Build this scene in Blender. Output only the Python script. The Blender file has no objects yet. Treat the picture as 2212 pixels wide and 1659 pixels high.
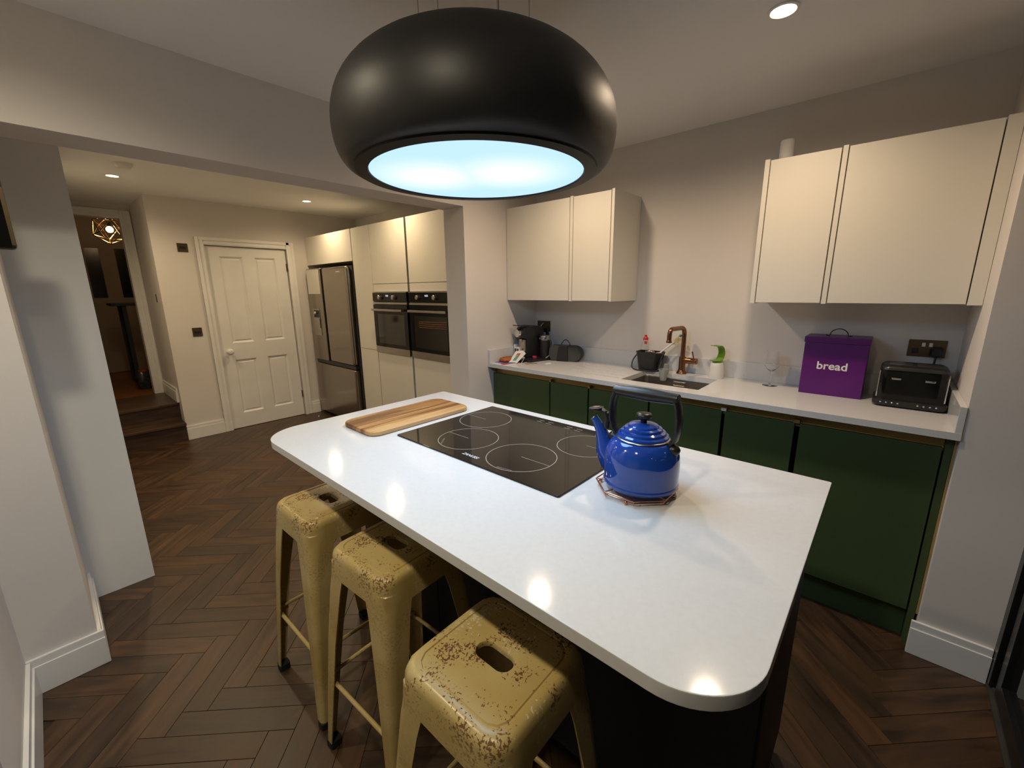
import bpy, bmesh, math, random
from mathutils import Vector, Matrix
random.seed(7)
PI = math.pi
SC = bpy.context.scene
COL = SC.collection

# ------------------------------------------------------------------ camera
F_PX, PITCH, ROLL, YAW, CAM_H = 903.8, math.radians(12.65), math.radians(-0.661), math.radians(42.04), 1.4645
_f = Vector((-math.sin(YAW) * math.cos(PITCH), math.cos(YAW) * math.cos(PITCH), -math.sin(PITCH)))
_r = Vector((math.cos(YAW), math.sin(YAW), 0.0))
_u = _r.cross(_f)
_c, _s = math.cos(ROLL), math.sin(ROLL)
CR, CU, CF = _c * _r + _s * _u, -_s * _r + _c * _u, _f
CP = Vector((0, 0, CAM_H))
cam = bpy.data.cameras.new('camera')
cam.sensor_fit = 'HORIZONTAL'
cam.sensor_width = 36.0
cam.lens = F_PX / 2212 * 36.0
cam.clip_start = 0.02
camo = bpy.data.objects.new('camera', cam)
camo.matrix_world = Matrix(((CR.x, CU.x, -CF.x, CP.x), (CR.y, CU.y, -CF.y, CP.y), (CR.z, CU.z, -CF.z, CP.z), (0, 0, 0, 1)))
COL.objects.link(camo)
SC.camera = camo

def project(p):
    d = Vector(p) - CP
    z = d.dot(CF)
    if z < 0.05:
        return None
    return (1106 + F_PX * d.dot(CR) / z, 829.5 - F_PX * d.dot(CU) / z, z)

# ------------------------------------------------------------------ world and exposure
w = bpy.data.worlds.new('night')
w.use_nodes = True
w.node_tree.nodes['Background'].inputs[0].default_value = (0.35, 0.45, 0.7, 1)
w.node_tree.nodes['Background'].inputs[1].default_value = 0.004
SC.world = w
SC.view_settings.view_transform = 'Standard'
SC.view_settings.look = 'None'
SC.view_settings.exposure = 0.17
SC.view_settings.gamma = 1.0
SC.view_settings.use_curve_mapping = False
# lamp colour (already multiplied by its power in watts) of each group of lamps in the place
LAMPS = {'main': (33.5, 25.5, 17.6), 'rear': (35.0, 30.5, 22.5), 'back': (25.0, 19.0, 11.6), 'hood': (2.75, 4.9, 7.7), 'hall': (2.2, 1.35, 0.7)}

# ------------------------------------------------------------------ materials
MATS = {}
def mat(name, col, rough=0.5, metal=0.0, **k):
    m = bpy.data.materials.new(name)
    m.use_nodes = True
    b = m.node_tree.nodes['Principled BSDF']
    b.inputs['Base Color'].default_value = (*col, 1)
    b.inputs['Roughness'].default_value = rough
    b.inputs['Metallic'].default_value = metal
    for key, v in k.items():
        b.inputs[key.replace('_', ' ')].default_value = v
    MATS[name] = m
    return m

def nt(m):
    return m.node_tree.nodes, m.node_tree.links, m.node_tree.nodes['Principled BSDF']

def noise_tint(m, c1, c2, scale=8.0, detail=4.0, stretch=(1, 1, 1), lo=0.35, hi=0.65, bump=0.0, bscale=None):
    n, l, b = nt(m)
    tc = n.new('ShaderNodeTexCoord')
    mp = n.new('ShaderNodeMapping')
    mp.inputs['Scale'].default_value = stretch
    l.new(tc.outputs['Object'], mp.inputs['Vector'])
    nz = n.new('ShaderNodeTexNoise')
    nz.inputs['Scale'].default_value = scale
    nz.inputs['Detail'].default_value = detail
    l.new(mp.outputs[0], nz.inputs['Vector'])
    cr = n.new('ShaderNodeValToRGB')
    cr.color_ramp.elements[0].position, cr.color_ramp.elements[1].position = lo, hi
    cr.color_ramp.elements[0].color, cr.color_ramp.elements[1].color = (*c1, 1), (*c2, 1)
    l.new(nz.outputs[0], cr.inputs[0])
    l.new(cr.outputs[0], b.inputs['Base Color'])
    if bump:
        nb = n.new('ShaderNodeTexNoise')
        nb.inputs['Scale'].default_value = bscale or scale * 4
        l.new(mp.outputs[0], nb.inputs['Vector'])
        bp = n.new('ShaderNodeBump')
        bp.inputs['Strength'].default_value = bump
        bp.inputs['Distance'].default_value = 0.002
        l.new(nb.outputs[0], bp.inputs['Height'])
        l.new(bp.outputs[0], b.inputs['Normal'])
    return cr

def emit(name, col, strength):
    m = mat(name, (0, 0, 0), 0.6)
    b = m.node_tree.nodes['Principled BSDF']
    b.inputs['Emission Color'].default_value = (*col, 1)
    b.inputs['Emission Strength'].default_value = strength
    return m

m_wall = mat('wall_paint', (0.62, 0.58, 0.55), 0.9)
noise_tint(m_wall, (0.69, 0.65, 0.615), (0.71, 0.67, 0.635), 3.0, 3, bump=0.06, bscale=240)
m_ceil = mat('ceiling_paint', (0.74, 0.73, 0.70), 0.95)
noise_tint(m_ceil, (0.85, 0.84, 0.83), (0.87, 0.86, 0.85), 2.0, 2)
m_trim = mat('white_gloss_trim', (0.80, 0.79, 0.76), 0.35)
noise_tint(m_trim, (0.78, 0.77, 0.74), (0.82, 0.81, 0.78), 5.0, 2)
m_panel = mat('white_panel', (0.74, 0.74, 0.72), 0.55)
noise_tint(m_panel, (0.73, 0.73, 0.71), (0.76, 0.76, 0.74), 3.0, 2)
m_cab = mat('cream_cabinet', (0.78, 0.74, 0.66), 0.42)
noise_tint(m_cab, (0.73, 0.70, 0.62), (0.75, 0.72, 0.64), 2.0, 2)
m_cabdark = mat('cabinet_gap_shade', (0.10, 0.09, 0.075), 0.7)  # carcass coloured dark: shade of the door gaps put into the colour
noise_tint(m_cabdark, (0.09, 0.08, 0.065), (0.11, 0.10, 0.08), 9.0, 2)
m_green = mat('green_door', (0.040, 0.066, 0.024), 0.45)
noise_tint(m_green, (0.046, 0.074, 0.025), (0.052, 0.083, 0.029), 2.0, 2)
m_brass = mat('brass_rail', (0.46, 0.33, 0.14), 0.42, 0.6)
noise_tint(m_brass, (0.42, 0.30, 0.12), (0.50, 0.36, 0.16), 6, 2, (0.2, 1, 1))
m_quartz = mat('white_quartz', (0.74, 0.74, 0.73), 0.10, 0.0, Specular_IOR_Level=0.22)
noise_tint(m_quartz, (0.63, 0.63, 0.625), (0.65, 0.65, 0.645), 90.0, 3)
m_isle = mat('dark_island_panel', (0.016, 0.018, 0.018), 0.5)
noise_tint(m_isle, (0.014, 0.016, 0.016), (0.020, 0.021, 0.020), 3.0, 2)
m_hood = mat('black_satin_hood', (0.012, 0.012, 0.013), 0.48, 0.0, Specular_IOR_Level=0.65)
noise_tint(m_hood, (0.010, 0.010, 0.011), (0.016, 0.015, 0.015), 14.0, 4, bump=0.03, bscale=60)
m_hoodring = mat('matt_black_ring', (0.004, 0.004, 0.005), 0.45, 0.0, Specular_IOR_Level=0.25)
noise_tint(m_hoodring, (0.0035, 0.0035, 0.0045), (0.005, 0.005, 0.006), 8, 2)
m_blackp = mat('black_plastic', (0.014, 0.014, 0.015), 0.35)
noise_tint(m_blackp, (0.012, 0.012, 0.013), (0.018, 0.018, 0.019), 30, 3)
m_blackg = mat('black_glass', (0.006, 0.006, 0.006), 0.08, 0.0, Specular_IOR_Level=0.35)
noise_tint(m_blackg, (0.005, 0.005, 0.005), (0.007, 0.007, 0.007), 4, 2)
m_hob = mat('hob_glass', (0.010, 0.008, 0.007), 0.05, 0.0, Specular_IOR_Level=0.34)
noise_tint(m_hob, (0.009, 0.0075, 0.0065), (0.012, 0.010, 0.0085), 5, 2)
m_line = mat('printed_grey_line', (0.34, 0.31, 0.26), 0.5)
noise_tint(m_line, (0.32, 0.29, 0.24), (0.36, 0.33, 0.28), 20, 2)
m_print = mat('printed_silver', (0.55, 0.56, 0.60), 0.4)
noise_tint(m_print, (0.53, 0.54, 0.58), (0.57, 0.58, 0.62), 20, 2)
m_white = mat('white_plastic', (0.80, 0.78, 0.74), 0.35)
noise_tint(m_white, (0.79, 0.77, 0.73), (0.81, 0.79, 0.75), 8, 2)
m_paper = mat('white_paper', (0.78, 0.77, 0.76), 0.8)
noise_tint(m_paper, (0.76, 0.75, 0.74), (0.80, 0.79, 0.78), 8, 2)
m_ink = mat('dark_print', (0.05, 0.05, 0.06), 0.7)
noise_tint(m_ink, (0.04, 0.04, 0.05), (0.06, 0.06, 0.07), 20, 2)
m_blue = mat('blue_enamel', (0.012, 0.060, 0.36), 0.08, 0.0, Coat_Weight=0.6, Coat_Roughness=0.03)
noise_tint(m_blue, (0.011, 0.055, 0.34), (0.013, 0.065, 0.38), 4, 2)
m_steel = mat('stainless_steel', (0.50, 0.47, 0.43), 0.28, 1.0)
noise_tint(m_steel, (0.47, 0.44, 0.40), (0.53, 0.50, 0.46), 6, 3, (1, 1, 12))
m_chrome = mat('chrome', (0.75, 0.75, 0.75), 0.08, 1.0)
noise_tint(m_chrome, (0.73, 0.73, 0.73), (0.77, 0.77, 0.77), 6, 2)
m_fridge = mat('dark_fridge_steel', (0.36, 0.32, 0.27), 0.20, 1.0)
noise_tint(m_fridge, (0.35, 0.31, 0.26), (0.37, 0.33, 0.28), 2, 2)
m_fridgeside = mat('dark_grey_fridge_side', (0.07, 0.07, 0.075), 0.45)
noise_tint(m_fridgeside, (0.065, 0.065, 0.07), (0.075, 0.075, 0.08), 6, 2)
m_copper = mat('aged_copper', (0.36, 0.165, 0.075), 0.26, 0.9)
noise_tint(m_copper, (0.20, 0.095, 0.045), (0.29, 0.145, 0.075), 14, 3, (1, 1, 0.3))
m_wire = mat('copper_wire', (0.75, 0.36, 0.22), 0.22, 1.0)
noise_tint(m_wire, (0.72, 0.34, 0.2), (0.78, 0.38, 0.24), 14, 2)
m_purple = mat('purple_enamel', (0.098, 0.012, 0.135), 0.35)
noise_tint(m_purple, (0.100, 0.007, 0.150), (0.110, 0.009, 0.165), 5, 2)
m_bronze = mat('bronze_plate', (0.12, 0.085, 0.045), 0.35, 0.7)
noise_tint(m_bronze, (0.11, 0.078, 0.04), (0.13, 0.092, 0.05), 20, 2)
m_limegreen = mat('lime_plastic', (0.14, 0.30, 0.015), 0.3)
noise_tint(m_limegreen, (0.13, 0.28, 0.014), (0.15, 0.32, 0.016), 10, 2)
m_red = mat('red_plastic', (0.50, 0.025, 0.02), 0.35)
noise_tint(m_red, (0.47, 0.022, 0.018), (0.53, 0.028, 0.022), 10, 2)
m_pink = mat('pink_plastic', (0.55, 0.03, 0.10), 0.4)
noise_tint(m_pink, (0.52, 0.028, 0.09), (0.58, 0.032, 0.11), 10, 2)
m_orange = mat('orange_leather', (0.36, 0.105, 0.018), 0.5)
noise_tint(m_orange, (0.30, 0.085, 0.014), (0.42, 0.125, 0.022), 20, 3, bump=0.2, bscale=90)
m_teal = mat('teal_print', (0.10, 0.35, 0.28), 0.6)
noise_tint(m_teal, (0.09, 0.33, 0.26), (0.11, 0.37, 0.30), 10, 2)
m_lilac = mat('lilac_print', (0.26, 0.20, 0.42), 0.6)
noise_tint(m_lilac, (0.24, 0.18, 0.40), (0.28, 0.22, 0.44), 10, 2)
m_yellow = mat('pale_yellow_bristle', (0.62, 0.52, 0.24), 0.8)
noise_tint(m_yellow, (0.55, 0.45, 0.2), (0.68, 0.58, 0.3), 60, 2)
m_woodlight = mat('light_wood', (0.55, 0.34, 0.15), 0.55)
noise_tint(m_woodlight, (0.48, 0.29, 0.12), (0.60, 0.38, 0.18), 6, 3, (1, 8, 8))
m_fabric = mat('grey_speaker_cloth', (0.060, 0.058, 0.056), 0.9)
noise_tint(m_fabric, (0.045, 0.044, 0.043), (0.075, 0.072, 0.070), 300, 2)
m_frame = mat('black_aluminium', (0.010, 0.010, 0.011), 0.3)
noise_tint(m_frame, (0.009, 0.009, 0.010), (0.012, 0.012, 0.013), 10, 2)
m_tape = mat('grey_track', (0.05, 0.048, 0.04), 0.4)
noise_tint(m_tape, (0.045, 0.043, 0.036), (0.055, 0.053, 0.045), 10, 2)
m_hallwood = mat('hall_floor_wood', (0.24, 0.085, 0.020), 0.35)
noise_tint(m_hallwood, (0.20, 0.07, 0.016), (0.28, 0.10, 0.024), 5, 3, (2, 12, 2))
m_hallwall = mat('hall_wall_paint', (0.42, 0.35, 0.27), 0.8)
noise_tint(m_hallwall, (0.40, 0.33, 0.25), (0.44, 0.37, 0.29), 3, 2)
m_halldark = mat('dark_pane', (0.01, 0.01, 0.012), 0.25)
noise_tint(m_halldark, (0.008, 0.008, 0.010), (0.012, 0.012, 0.014), 3, 2)
m_foil = mat('shiny_black_bag', (0.03, 0.03, 0.032), 0.18)
noise_tint(m_foil, (0.025, 0.025, 0.027), (0.05, 0.05, 0.052), 30, 3, bump=0.8, bscale=40)
m_redcloth = mat('red_cloth', (0.28, 0.03, 0.025), 0.8)
noise_tint(m_redcloth, (0.25, 0.026, 0.022), (0.31, 0.034, 0.028), 30, 2)
m_rubber = mat('black_rubber', (0.012, 0.012, 0.012), 0.8)
noise_tint(m_rubber, (0.010, 0.010, 0.010), (0.015, 0.015, 0.015), 30, 2)
m_painted_glow = mat('oven_rack_painted_glow', (0.5, 0.2, 0.06), 0.3, 0.8)  # glow of the lit oven put into the rack's orange colour
noise_tint(m_painted_glow, (0.42, 0.16, 0.05), (0.58, 0.24, 0.08), 60, 3)

def glass(name, col, rough=0.0, ior=1.45):
    m = mat(name, col, rough, 0.0, IOR=ior, Transmission_Weight=1.0)
    noise_tint(m, tuple(c * 0.99 for c in col), col, 4, 2)
    return m
m_glass = glass('clear_glass', (1, 1, 1))
m_clearp = mat('clear_plastic', (0.62, 0.63, 0.60), 0.25, 0.0, Transmission_Weight=0.55, IOR=1.2)
noise_tint(m_clearp, (0.60, 0.61, 0.58), (0.64, 0.65, 0.62), 6, 2)
m_bottle = glass('clear_bottle', (0.92, 0.95, 0.95), 0.05, 1.2)
m_pane = mat('night_window_glass', (0.01, 0.011, 0.012), 0.02, 0.0, IOR=1.5)
noise_tint(m_pane, (0.009, 0.010, 0.011), (0.011, 0.012, 0.013), 2, 2)
m_ovenglass = mat('smoked_oven_glass', (0.010, 0.008, 0.007), 0.08, 0.0, IOR=1.8)
noise_tint(m_ovenglass, (0.009, 0.007, 0.006), (0.011, 0.009, 0.008), 2, 2)

# chopping board: glued strips of light and dark acacia running the board's length
def mk_board():
    m = mat('acacia_board', (0.5, 0.28, 0.1), 0.42)
    n, l, b = nt(m)
    tc = n.new('ShaderNodeTexCoord')
    sp = n.new('ShaderNodeSeparateXYZ')
    l.new(tc.outputs['Object'], sp.inputs[0])
    mp = n.new('ShaderNodeMapping')
    mp.inputs['Scale'].default_value = (26, 2.2, 10)
    l.new(tc.outputs['Object'], mp.inputs[0])
    nz = n.new('ShaderNodeTexNoise')
    nz.inputs['Scale'].default_value = 1.0
    nz.inputs['Detail'].default_value = 5
    nz.inputs['Distortion'].default_value = 0.8
    l.new(mp.outputs[0], nz.inputs[0])
    mul = n.new('ShaderNodeMath'); mul.operation = 'MULTIPLY'; mul.inputs[1].default_value = 1 / 0.034
    l.new(sp.outputs[0], mul.inputs[0])
    fl = n.new('ShaderNodeMath'); fl.operation = 'FLOOR'
    l.new(mul.outputs[0], fl.inputs[0])
    wn = n.new('ShaderNodeTexWhiteNoise'); wn.noise_dimensions = '1D'
    l.new(fl.outputs[0], wn.inputs['W'])
    mx = n.new('ShaderNodeMath'); mx.operation = 'MULTIPLY_ADD'; mx.inputs[1].default_value = 0.38; 
    l.new(wn.outputs[0], mx.inputs[0]); l.new(nz.outputs[0], mx.inputs[2])
    cr = n.new('ShaderNodeValToRGB')
    e = cr.color_ramp.elements
    e[0].position, e[0].color = 0.46, (0.13, 0.05, 0.014, 1)
    e[1].position, e[1].color = 0.92, (0.55, 0.33, 0.14, 1)
    e.new(0.62).color = (0.30, 0.135, 0.038, 1)
    e.new(0.76).color = (0.44, 0.235, 0.082, 1)
    l.new(mx.outputs[0], cr.inputs[0]); l.new(cr.outputs[0], b.inputs['Base Color'])
    return m
m_board = mk_board()

# stool paint: mustard enamel with chips down to rusty steel and pale primer
def mk_stool():
    m = mat('chipped_mustard_paint', (0.5, 0.37, 0.14), 0.33)
    n, l, b = nt(m)
    tc = n.new('ShaderNodeTexCoord')
    base = n.new('ShaderNodeTexNoise'); base.inputs['Scale'].default_value = 6; base.inputs['Detail'].default_value = 3
    l.new(tc.outputs['Object'], base.inputs[0])
    cb = n.new('ShaderNodeValToRGB')
    cb.color_ramp.elements[0].color, cb.color_ramp.elements[1].color = (0.47, 0.345, 0.125, 1), (0.58, 0.46, 0.21, 1)
    cb.color_ramp.elements[0].position, cb.color_ramp.elements[1].position = 0.35, 0.65
    l.new(base.outputs[0], cb.inputs[0])
    def chips(scale, big, thr, bthr, seedv):
        mp = n.new('ShaderNodeMapping'); mp.inputs['Location'].default_value = (seedv, seedv * 2, seedv)
        l.new(tc.outputs['Object'], mp.inputs[0])
        a = n.new('ShaderNodeTexNoise'); a.inputs['Scale'].default_value = scale; a.inputs['Detail'].default_value = 3
        a.inputs['Distortion'].default_value = 0.6
        g = n.new('ShaderNodeTexNoise'); g.inputs['Scale'].default_value = big; g.inputs['Detail'].default_value = 1
        l.new(mp.outputs[0], a.inputs[0]); l.new(mp.outputs[0], g.inputs[0])
        r1 = n.new('ShaderNodeMapRange'); r1.inputs[1].default_value = bthr; r1.inputs[2].default_value = bthr + 0.22
        r1.inputs[3].default_value = 0.0; r1.inputs[4].default_value = 0.2
        l.new(g.outputs[0], r1.inputs[0])
        ad = n.new('ShaderNodeMath'); ad.operation = 'ADD'
        l.new(a.outputs[0], ad.inputs[0]); l.new(r1.outputs[0], ad.inputs[1])
        r2 = n.new('ShaderNodeMapRange'); r2.inputs[1].default_value = thr; r2.inputs[2].default_value = thr + 0.03
        l.new(ad.outputs[0], r2.inputs[0])
        return r2.outputs[0]
    # more wear on the seat (object z above 0.62) than on the legs
    sp = n.new('ShaderNodeSeparateXYZ'); l.new(tc.outputs['Object'], sp.inputs[0])
    hz = n.new('ShaderNodeMapRange'); hz.inputs[1].default_value = 0.655; hz.inputs[2].default_value = 0.725
    hz.inputs[3].default_value = 0.25; hz.inputs[4].default_value = 1.0
    l.new(sp.outputs[2], hz.inputs[0])
    c1 = chips(170, 11, 0.70, 0.42, 0.0)
    mm = n.new('ShaderNodeMath'); mm.operation = 'MULTIPLY'; l.new(c1, mm.inputs[0]); l.new(hz.outputs[0], mm.inputs[1])
    mixa = n.new('ShaderNodeMix'); mixa.data_type = 'RGBA'
    l.new(mm.outputs[0], mixa.inputs[0]); l.new(cb.outputs[0], mixa.inputs[6]); mixa.inputs[7].default_value = (0.15, 0.065, 0.018, 1)
    c2 = chips(150, 13, 0.72, 0.45, 5.0)
    mm2 = n.new('ShaderNodeMath'); mm2.operation = 'MULTIPLY'; l.new(c2, mm2.inputs[0]); l.new(hz.outputs[0], mm2.inputs[1])
    mixb = n.new('ShaderNodeMix'); mixb.data_type = 'RGBA'
    l.new(mm2.outputs[0], mixb.inputs[0]); l.new(mixa.outputs[2], mixb.inputs[6]); mixb.inputs[7].default_value = (0.62, 0.55, 0.38, 1)
    l.new(mixb.outputs[2], b.inputs['Base Color'])
    rr = n.new('ShaderNodeMapRange'); rr.inputs[3].default_value = 0.30; rr.inputs[4].default_value = 0.7
    l.new(mm.outputs[0], rr.inputs[0]); l.new(rr.outputs[0], b.inputs['Roughness'])
    return m
m_stool = mk_stool()

# herringbone oak: grain along the block, tint per block from its object id
def mk_plank(name, attr):
    m = mat(name, (0.1, 0.05, 0.03), 0.38)
    n, l, b = nt(m)
    tc = n.new('ShaderNodeTexCoord')
    oi = n.new('ShaderNodeObjectInfo')
    mp = n.new('ShaderNodeMapping'); mp.inputs['Scale'].default_value = (4.0, 24, 10)
    ad = n.new('ShaderNodeVectorMath'); ad.operation = 'ADD'
    cx = n.new('ShaderNodeCombineXYZ')
    ml = n.new('ShaderNodeMath'); ml.operation = 'MULTIPLY'; ml.inputs[1].default_value = 40
    l.new(oi.outputs['Random'], ml.inputs[0]); l.new(ml.outputs[0], cx.inputs[0]); l.new(ml.outputs[0], cx.inputs[1])
    l.new(tc.outputs['Object'], ad.inputs[0]); l.new(cx.outputs[0], ad.inputs[1])
    l.new(ad.outputs[0], mp.inputs[0])
    nz = n.new('ShaderNodeTexNoise'); nz.inputs['Scale'].default_value = 1.0; nz.inputs['Detail'].default_value = 5; nz.inputs['Distortion'].default_value = 0.5
    l.new(mp.outputs[0], nz.inputs[0])
    cr = n.new('ShaderNodeValToRGB')
    cr.color_ramp.elements[0].position, cr.color_ramp.elements[0].color = 0.25, (0.030, 0.017, 0.0095, 1)
    cr.color_ramp.elements[1].position, cr.color_ramp.elements[1].color = 0.75, (0.135, 0.074, 0.036, 1)
    l.new(nz.outputs[0], cr.inputs[0])
    at = n.new('ShaderNodeAttribute'); at.attribute_name = 'tint'
    mx = n.new('ShaderNodeMix'); mx.data_type = 'RGBA'; mx.blend_type = 'MULTIPLY'; mx.inputs[0].default_value = 1.0
    l.new(cr.outputs[0], mx.inputs[6]); l.new(at.outputs['Color'], mx.inputs[7])
    l.new(mx.outputs[2], b.inputs['Base Color'])
    rr = n.new('ShaderNodeMapRange'); rr.inputs[3].default_value = 0.30; rr.inputs[4].default_value = 0.5
    l.new(nz.outputs[0], rr.inputs[0]); l.new(rr.outputs[0], b.inputs['Roughness'])
    bp = n.new('ShaderNodeBump'); bp.inputs['Strength'].default_value = 0.15; bp.inputs['Distance'].default_value = 0.001
    l.new(nz.outputs[0], bp.inputs['Height']); l.new(bp.outputs[0], b.inputs['Normal'])
    return m
m_plank = mk_plank('dark_oak_block', 'tint')
m_step = mat('dark_oak_step', (0.06, 0.034, 0.018), 0.4)
noise_tint(m_step, (0.030, 0.017, 0.010), (0.10, 0.056, 0.028), 2, 5, (14, 1.6, 14), 0.3, 0.7)
m_joint = mat('dark_floor_joint', (0.03, 0.018, 0.011), 0.8)
noise_tint(m_joint, (0.028, 0.017, 0.010), (0.034, 0.020, 0.012), 9, 2)

# ------------------------------------------------------------------ mesh helpers
class MB:
    def __init__(s):
        s.v, s.f = [], []
    def add(s, vs, fs):
        o = len(s.v)
        s.v += [tuple(p) for p in vs]
        s.f += [tuple(i + o for i in q) for q in fs]
        return s
    def box(s, x0, x1, y0, y1, z0, z1):
        x0, x1 = min(x0, x1), max(x0, x1); y0, y1 = min(y0, y1), max(y0, y1); z0, z1 = min(z0, z1), max(z0, z1)
        return s.add([(x0, y0, z0), (x1, y0, z0), (x1, y1, z0), (x0, y1, z0), (x0, y0, z1), (x1, y0, z1), (x1, y1, z1), (x0, y1, z1)],
                     [(0, 3, 2, 1), (4, 5, 6, 7), (0, 1, 5, 4), (1, 2, 6, 5), (2, 3, 7, 6), (3, 0, 4, 7)])
    def loft(s, loops, cap0=True, cap1=True, closed=True, wrap=False):
        n = len(loops[0]); vs = [p for lp in loops for p in lp]; fs = []
        for k in range(len(loops) - 1):
            for i in range(n if closed else n - 1):
                j = (i + 1) % n
                fs.append((k * n + i, k * n + j, (k + 1) * n + j, (k + 1) * n + i))
        if wrap:
            k = len(loops) - 1
            fs += [(k * n + i, k * n + (i + 1) % n, (i + 1) % n, i) for i in range(n)]
        if cap0: fs.append(tuple(reversed(range(n))))
        if cap1: fs.append(tuple((len(loops) - 1) * n + i for i in range(n)))
        return s.add(vs, fs)
    def prism(s, poly, z0, z1):
        return s.loft([[(x, y, z0) for x, y in poly], [(x, y, z1) for x, y in poly]])
    def lathe(s, prof, c=(0, 0, 0), n=32, cap0=True, cap1=True, axis='Z'):
        loops = []
        for r, z in prof:
            lp = []
            for i in range(n):
                a = 2 * PI * i / n
                p = (r * math.cos(a), r * math.sin(a), z)
                if axis == 'X': p = (p[2], p[0], p[1])
                elif axis == 'Y': p = (p[1], p[2], p[0])
                lp.append((p[0] + c[0], p[1] + c[1], p[2] + c[2]))
            loops.append(lp)
        return s.loft(loops, cap0, cap1)
    def tube(s, pts, r, n=8, closed=False, caps=True):
        P = [Vector(p) for p in pts]; m = len(P)
        rad = r if isinstance(r, (list, tuple)) else [r] * m
        T = []
        for i in range(m):
            if closed: t = P[(i + 1) % m] - P[i - 1]
            else: t = P[min(i + 1, m - 1)] - P[max(i - 1, 0)]
            T.append(t.normalized())
        up = Vector((0, 0, 1)) if abs(T[0].z) < 0.9 else Vector((1, 0, 0))
        N = [(up - up.dot(T[0]) * T[0]).normalized()]
        for i in range(1, m):
            q = N[-1] - N[-1].dot(T[i]) * T[i]
            N.append(q.normalized() if q.length > 1e-6 else N[-1])
        loops = []
        for i in range(m):
            B = T[i].cross(N[i])
            loops.append([tuple(P[i] + rad[i] * (math.cos(2 * PI * k / n) * N[i] + math.sin(2 * PI * k / n) * B)) for k in range(n)])
        if closed:
            return s.loft(loops, False, False, wrap=True)
        return s.loft(loops, caps, caps)
    def ball(s, c, r, n=12, m=8, sz=1.0):
        pr = [(max(r * math.sin(PI * k / m), 1e-4), -r * math.cos(PI * k / m) * sz) for k in range(m + 1)]
        return s.lathe(pr, c, n)
    def xf(s, M):
        s.v = [tuple(M @ Vector(p)) for p in s.v]
        return s

def rrect(x0, x1, y0, y1, r, k=6, rs=None):
    rs = rs or (r, r, r, r)                       # corners: x0y0, x1y0, x1y1, x0y1
    out = []
    for (cx, cy, a0, rr) in ((x0 + rs[0], y0 + rs[0], PI, rs[0]), (x1 - rs[1], y0 + rs[1], 1.5 * PI, rs[1]),
                             (x1 - rs[2], y1 - rs[2], 0, rs[2]), (x0 + rs[3], y1 - rs[3], 0.5 * PI, rs[3])):
        kk = k if rr > 1e-5 else 0
        for i in range(kk + 1):
            a = a0 + 0.5 * PI * i / max(kk, 1)
            out.append((cx + rr * math.cos(a), cy + rr * math.sin(a)))
    return out

def rpoints(pts, rad, k=6):
    """A polyline in 3D with its inner corners rounded."""
    P = [Vector(p) for p in pts]; out = [P[0]]
    for i in range(1, len(P) - 1):
        a, b = (P[i - 1] - P[i]), (P[i + 1] - P[i])
        rr = min(rad, a.length * 0.49, b.length * 0.49)
        p, q = P[i] + a.normalized() * rr, P[i] + b.normalized() * rr
        for j in range(k + 1):
            t = j / k
            out.append((1 - t) ** 2 * p + 2 * t * (1 - t) * P[i] + t * t * q)
    out.append(P[-1])
    return out

ORG = {}
def build(name, mb, material, parent=None, bevel=0.0, seg=2, smooth=30, local=False, kind=None, label=None, recenter=False):
    o_ = ORG.get(parent.name, Vector((0, 0, 0))) if (parent is not None and not local) else Vector((0, 0, 0))
    me = bpy.data.meshes.new(name)
    vs = mb.v
    loc = Vector((0, 0, 0))
    if parent is None and recenter:
        xs, ys, zs = [p[0] for p in vs], [p[1] for p in vs], [p[2] for p in vs]
        loc = Vector(((min(xs) + max(xs)) / 2, (min(ys) + max(ys)) / 2, min(zs)))
        o_ = loc
    me.from_pydata([(p[0] - o_.x, p[1] - o_.y, p[2] - o_.z) for p in vs], [], mb.f)
    bm = bmesh.new(); bm.from_mesh(me)
    bmesh.ops.recalc_face_normals(bm, faces=bm.faces)
    if bevel:
        es = [e for e in bm.edges if len(e.link_faces) == 2 and e.calc_face_angle(0) > 0.5]
        bmesh.ops.bevel(bm, geom=es, offset=bevel, segments=seg, profile=0.5, affect='EDGES', clamp_overlap=True)
    bm.to_mesh(me); bm.free()
    if smooth:
        for p in me.polygons: p.use_smooth = True
        me.set_sharp_from_angle(angle=math.radians(smooth))
    me.materials.append(material)
    o = bpy.data.objects.new(name, me)
    COL.objects.link(o)
    if smooth:
        wm = o.modifiers.new('weighted_normals', 'WEIGHTED_NORMAL')
        wm.keep_sharp = True
        wm.weight = 80
    o.location = loc
    if parent is not None:
        o.parent = parent
        ORG[o.name] = ORG.get(parent.name, Vector((0, 0, 0)))
    if kind: o['kind'] = kind
    if label: o['label'] = label
    return o

def thing(name, label, cat, loc=(0, 0, 0), rotz=0.0, group=None, kind=None):
    o = bpy.data.objects.new(name, None)
    o.empty_display_size = 0.05
    COL.objects.link(o)
    o.location = loc
    o.rotation_euler = (0, 0, rotz)
    ORG[o.name] = Vector(loc)
    o['label'] = label
    if cat: o['category'] = cat
    if group: o['group'] = group
    if kind: o['kind'] = kind
    return o

def single(name, mb, material, label, cat, group=None, kind=None, **k):
    o = build(name, mb, material, recenter=True, **k)
    o['label'] = label
    if cat: o['category'] = cat
    if group: o['group'] = group
    if kind: o['kind'] = kind
    return o

def struct(name, mb, material, label=None, parent=None, **k):
    o = build(name, mb, material, parent, **k)
    if parent is None:
        o['kind'] = 'structure'
    if label: o['label'] = label
    return o

def B(*a):
    return MB().box(*a)

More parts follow.
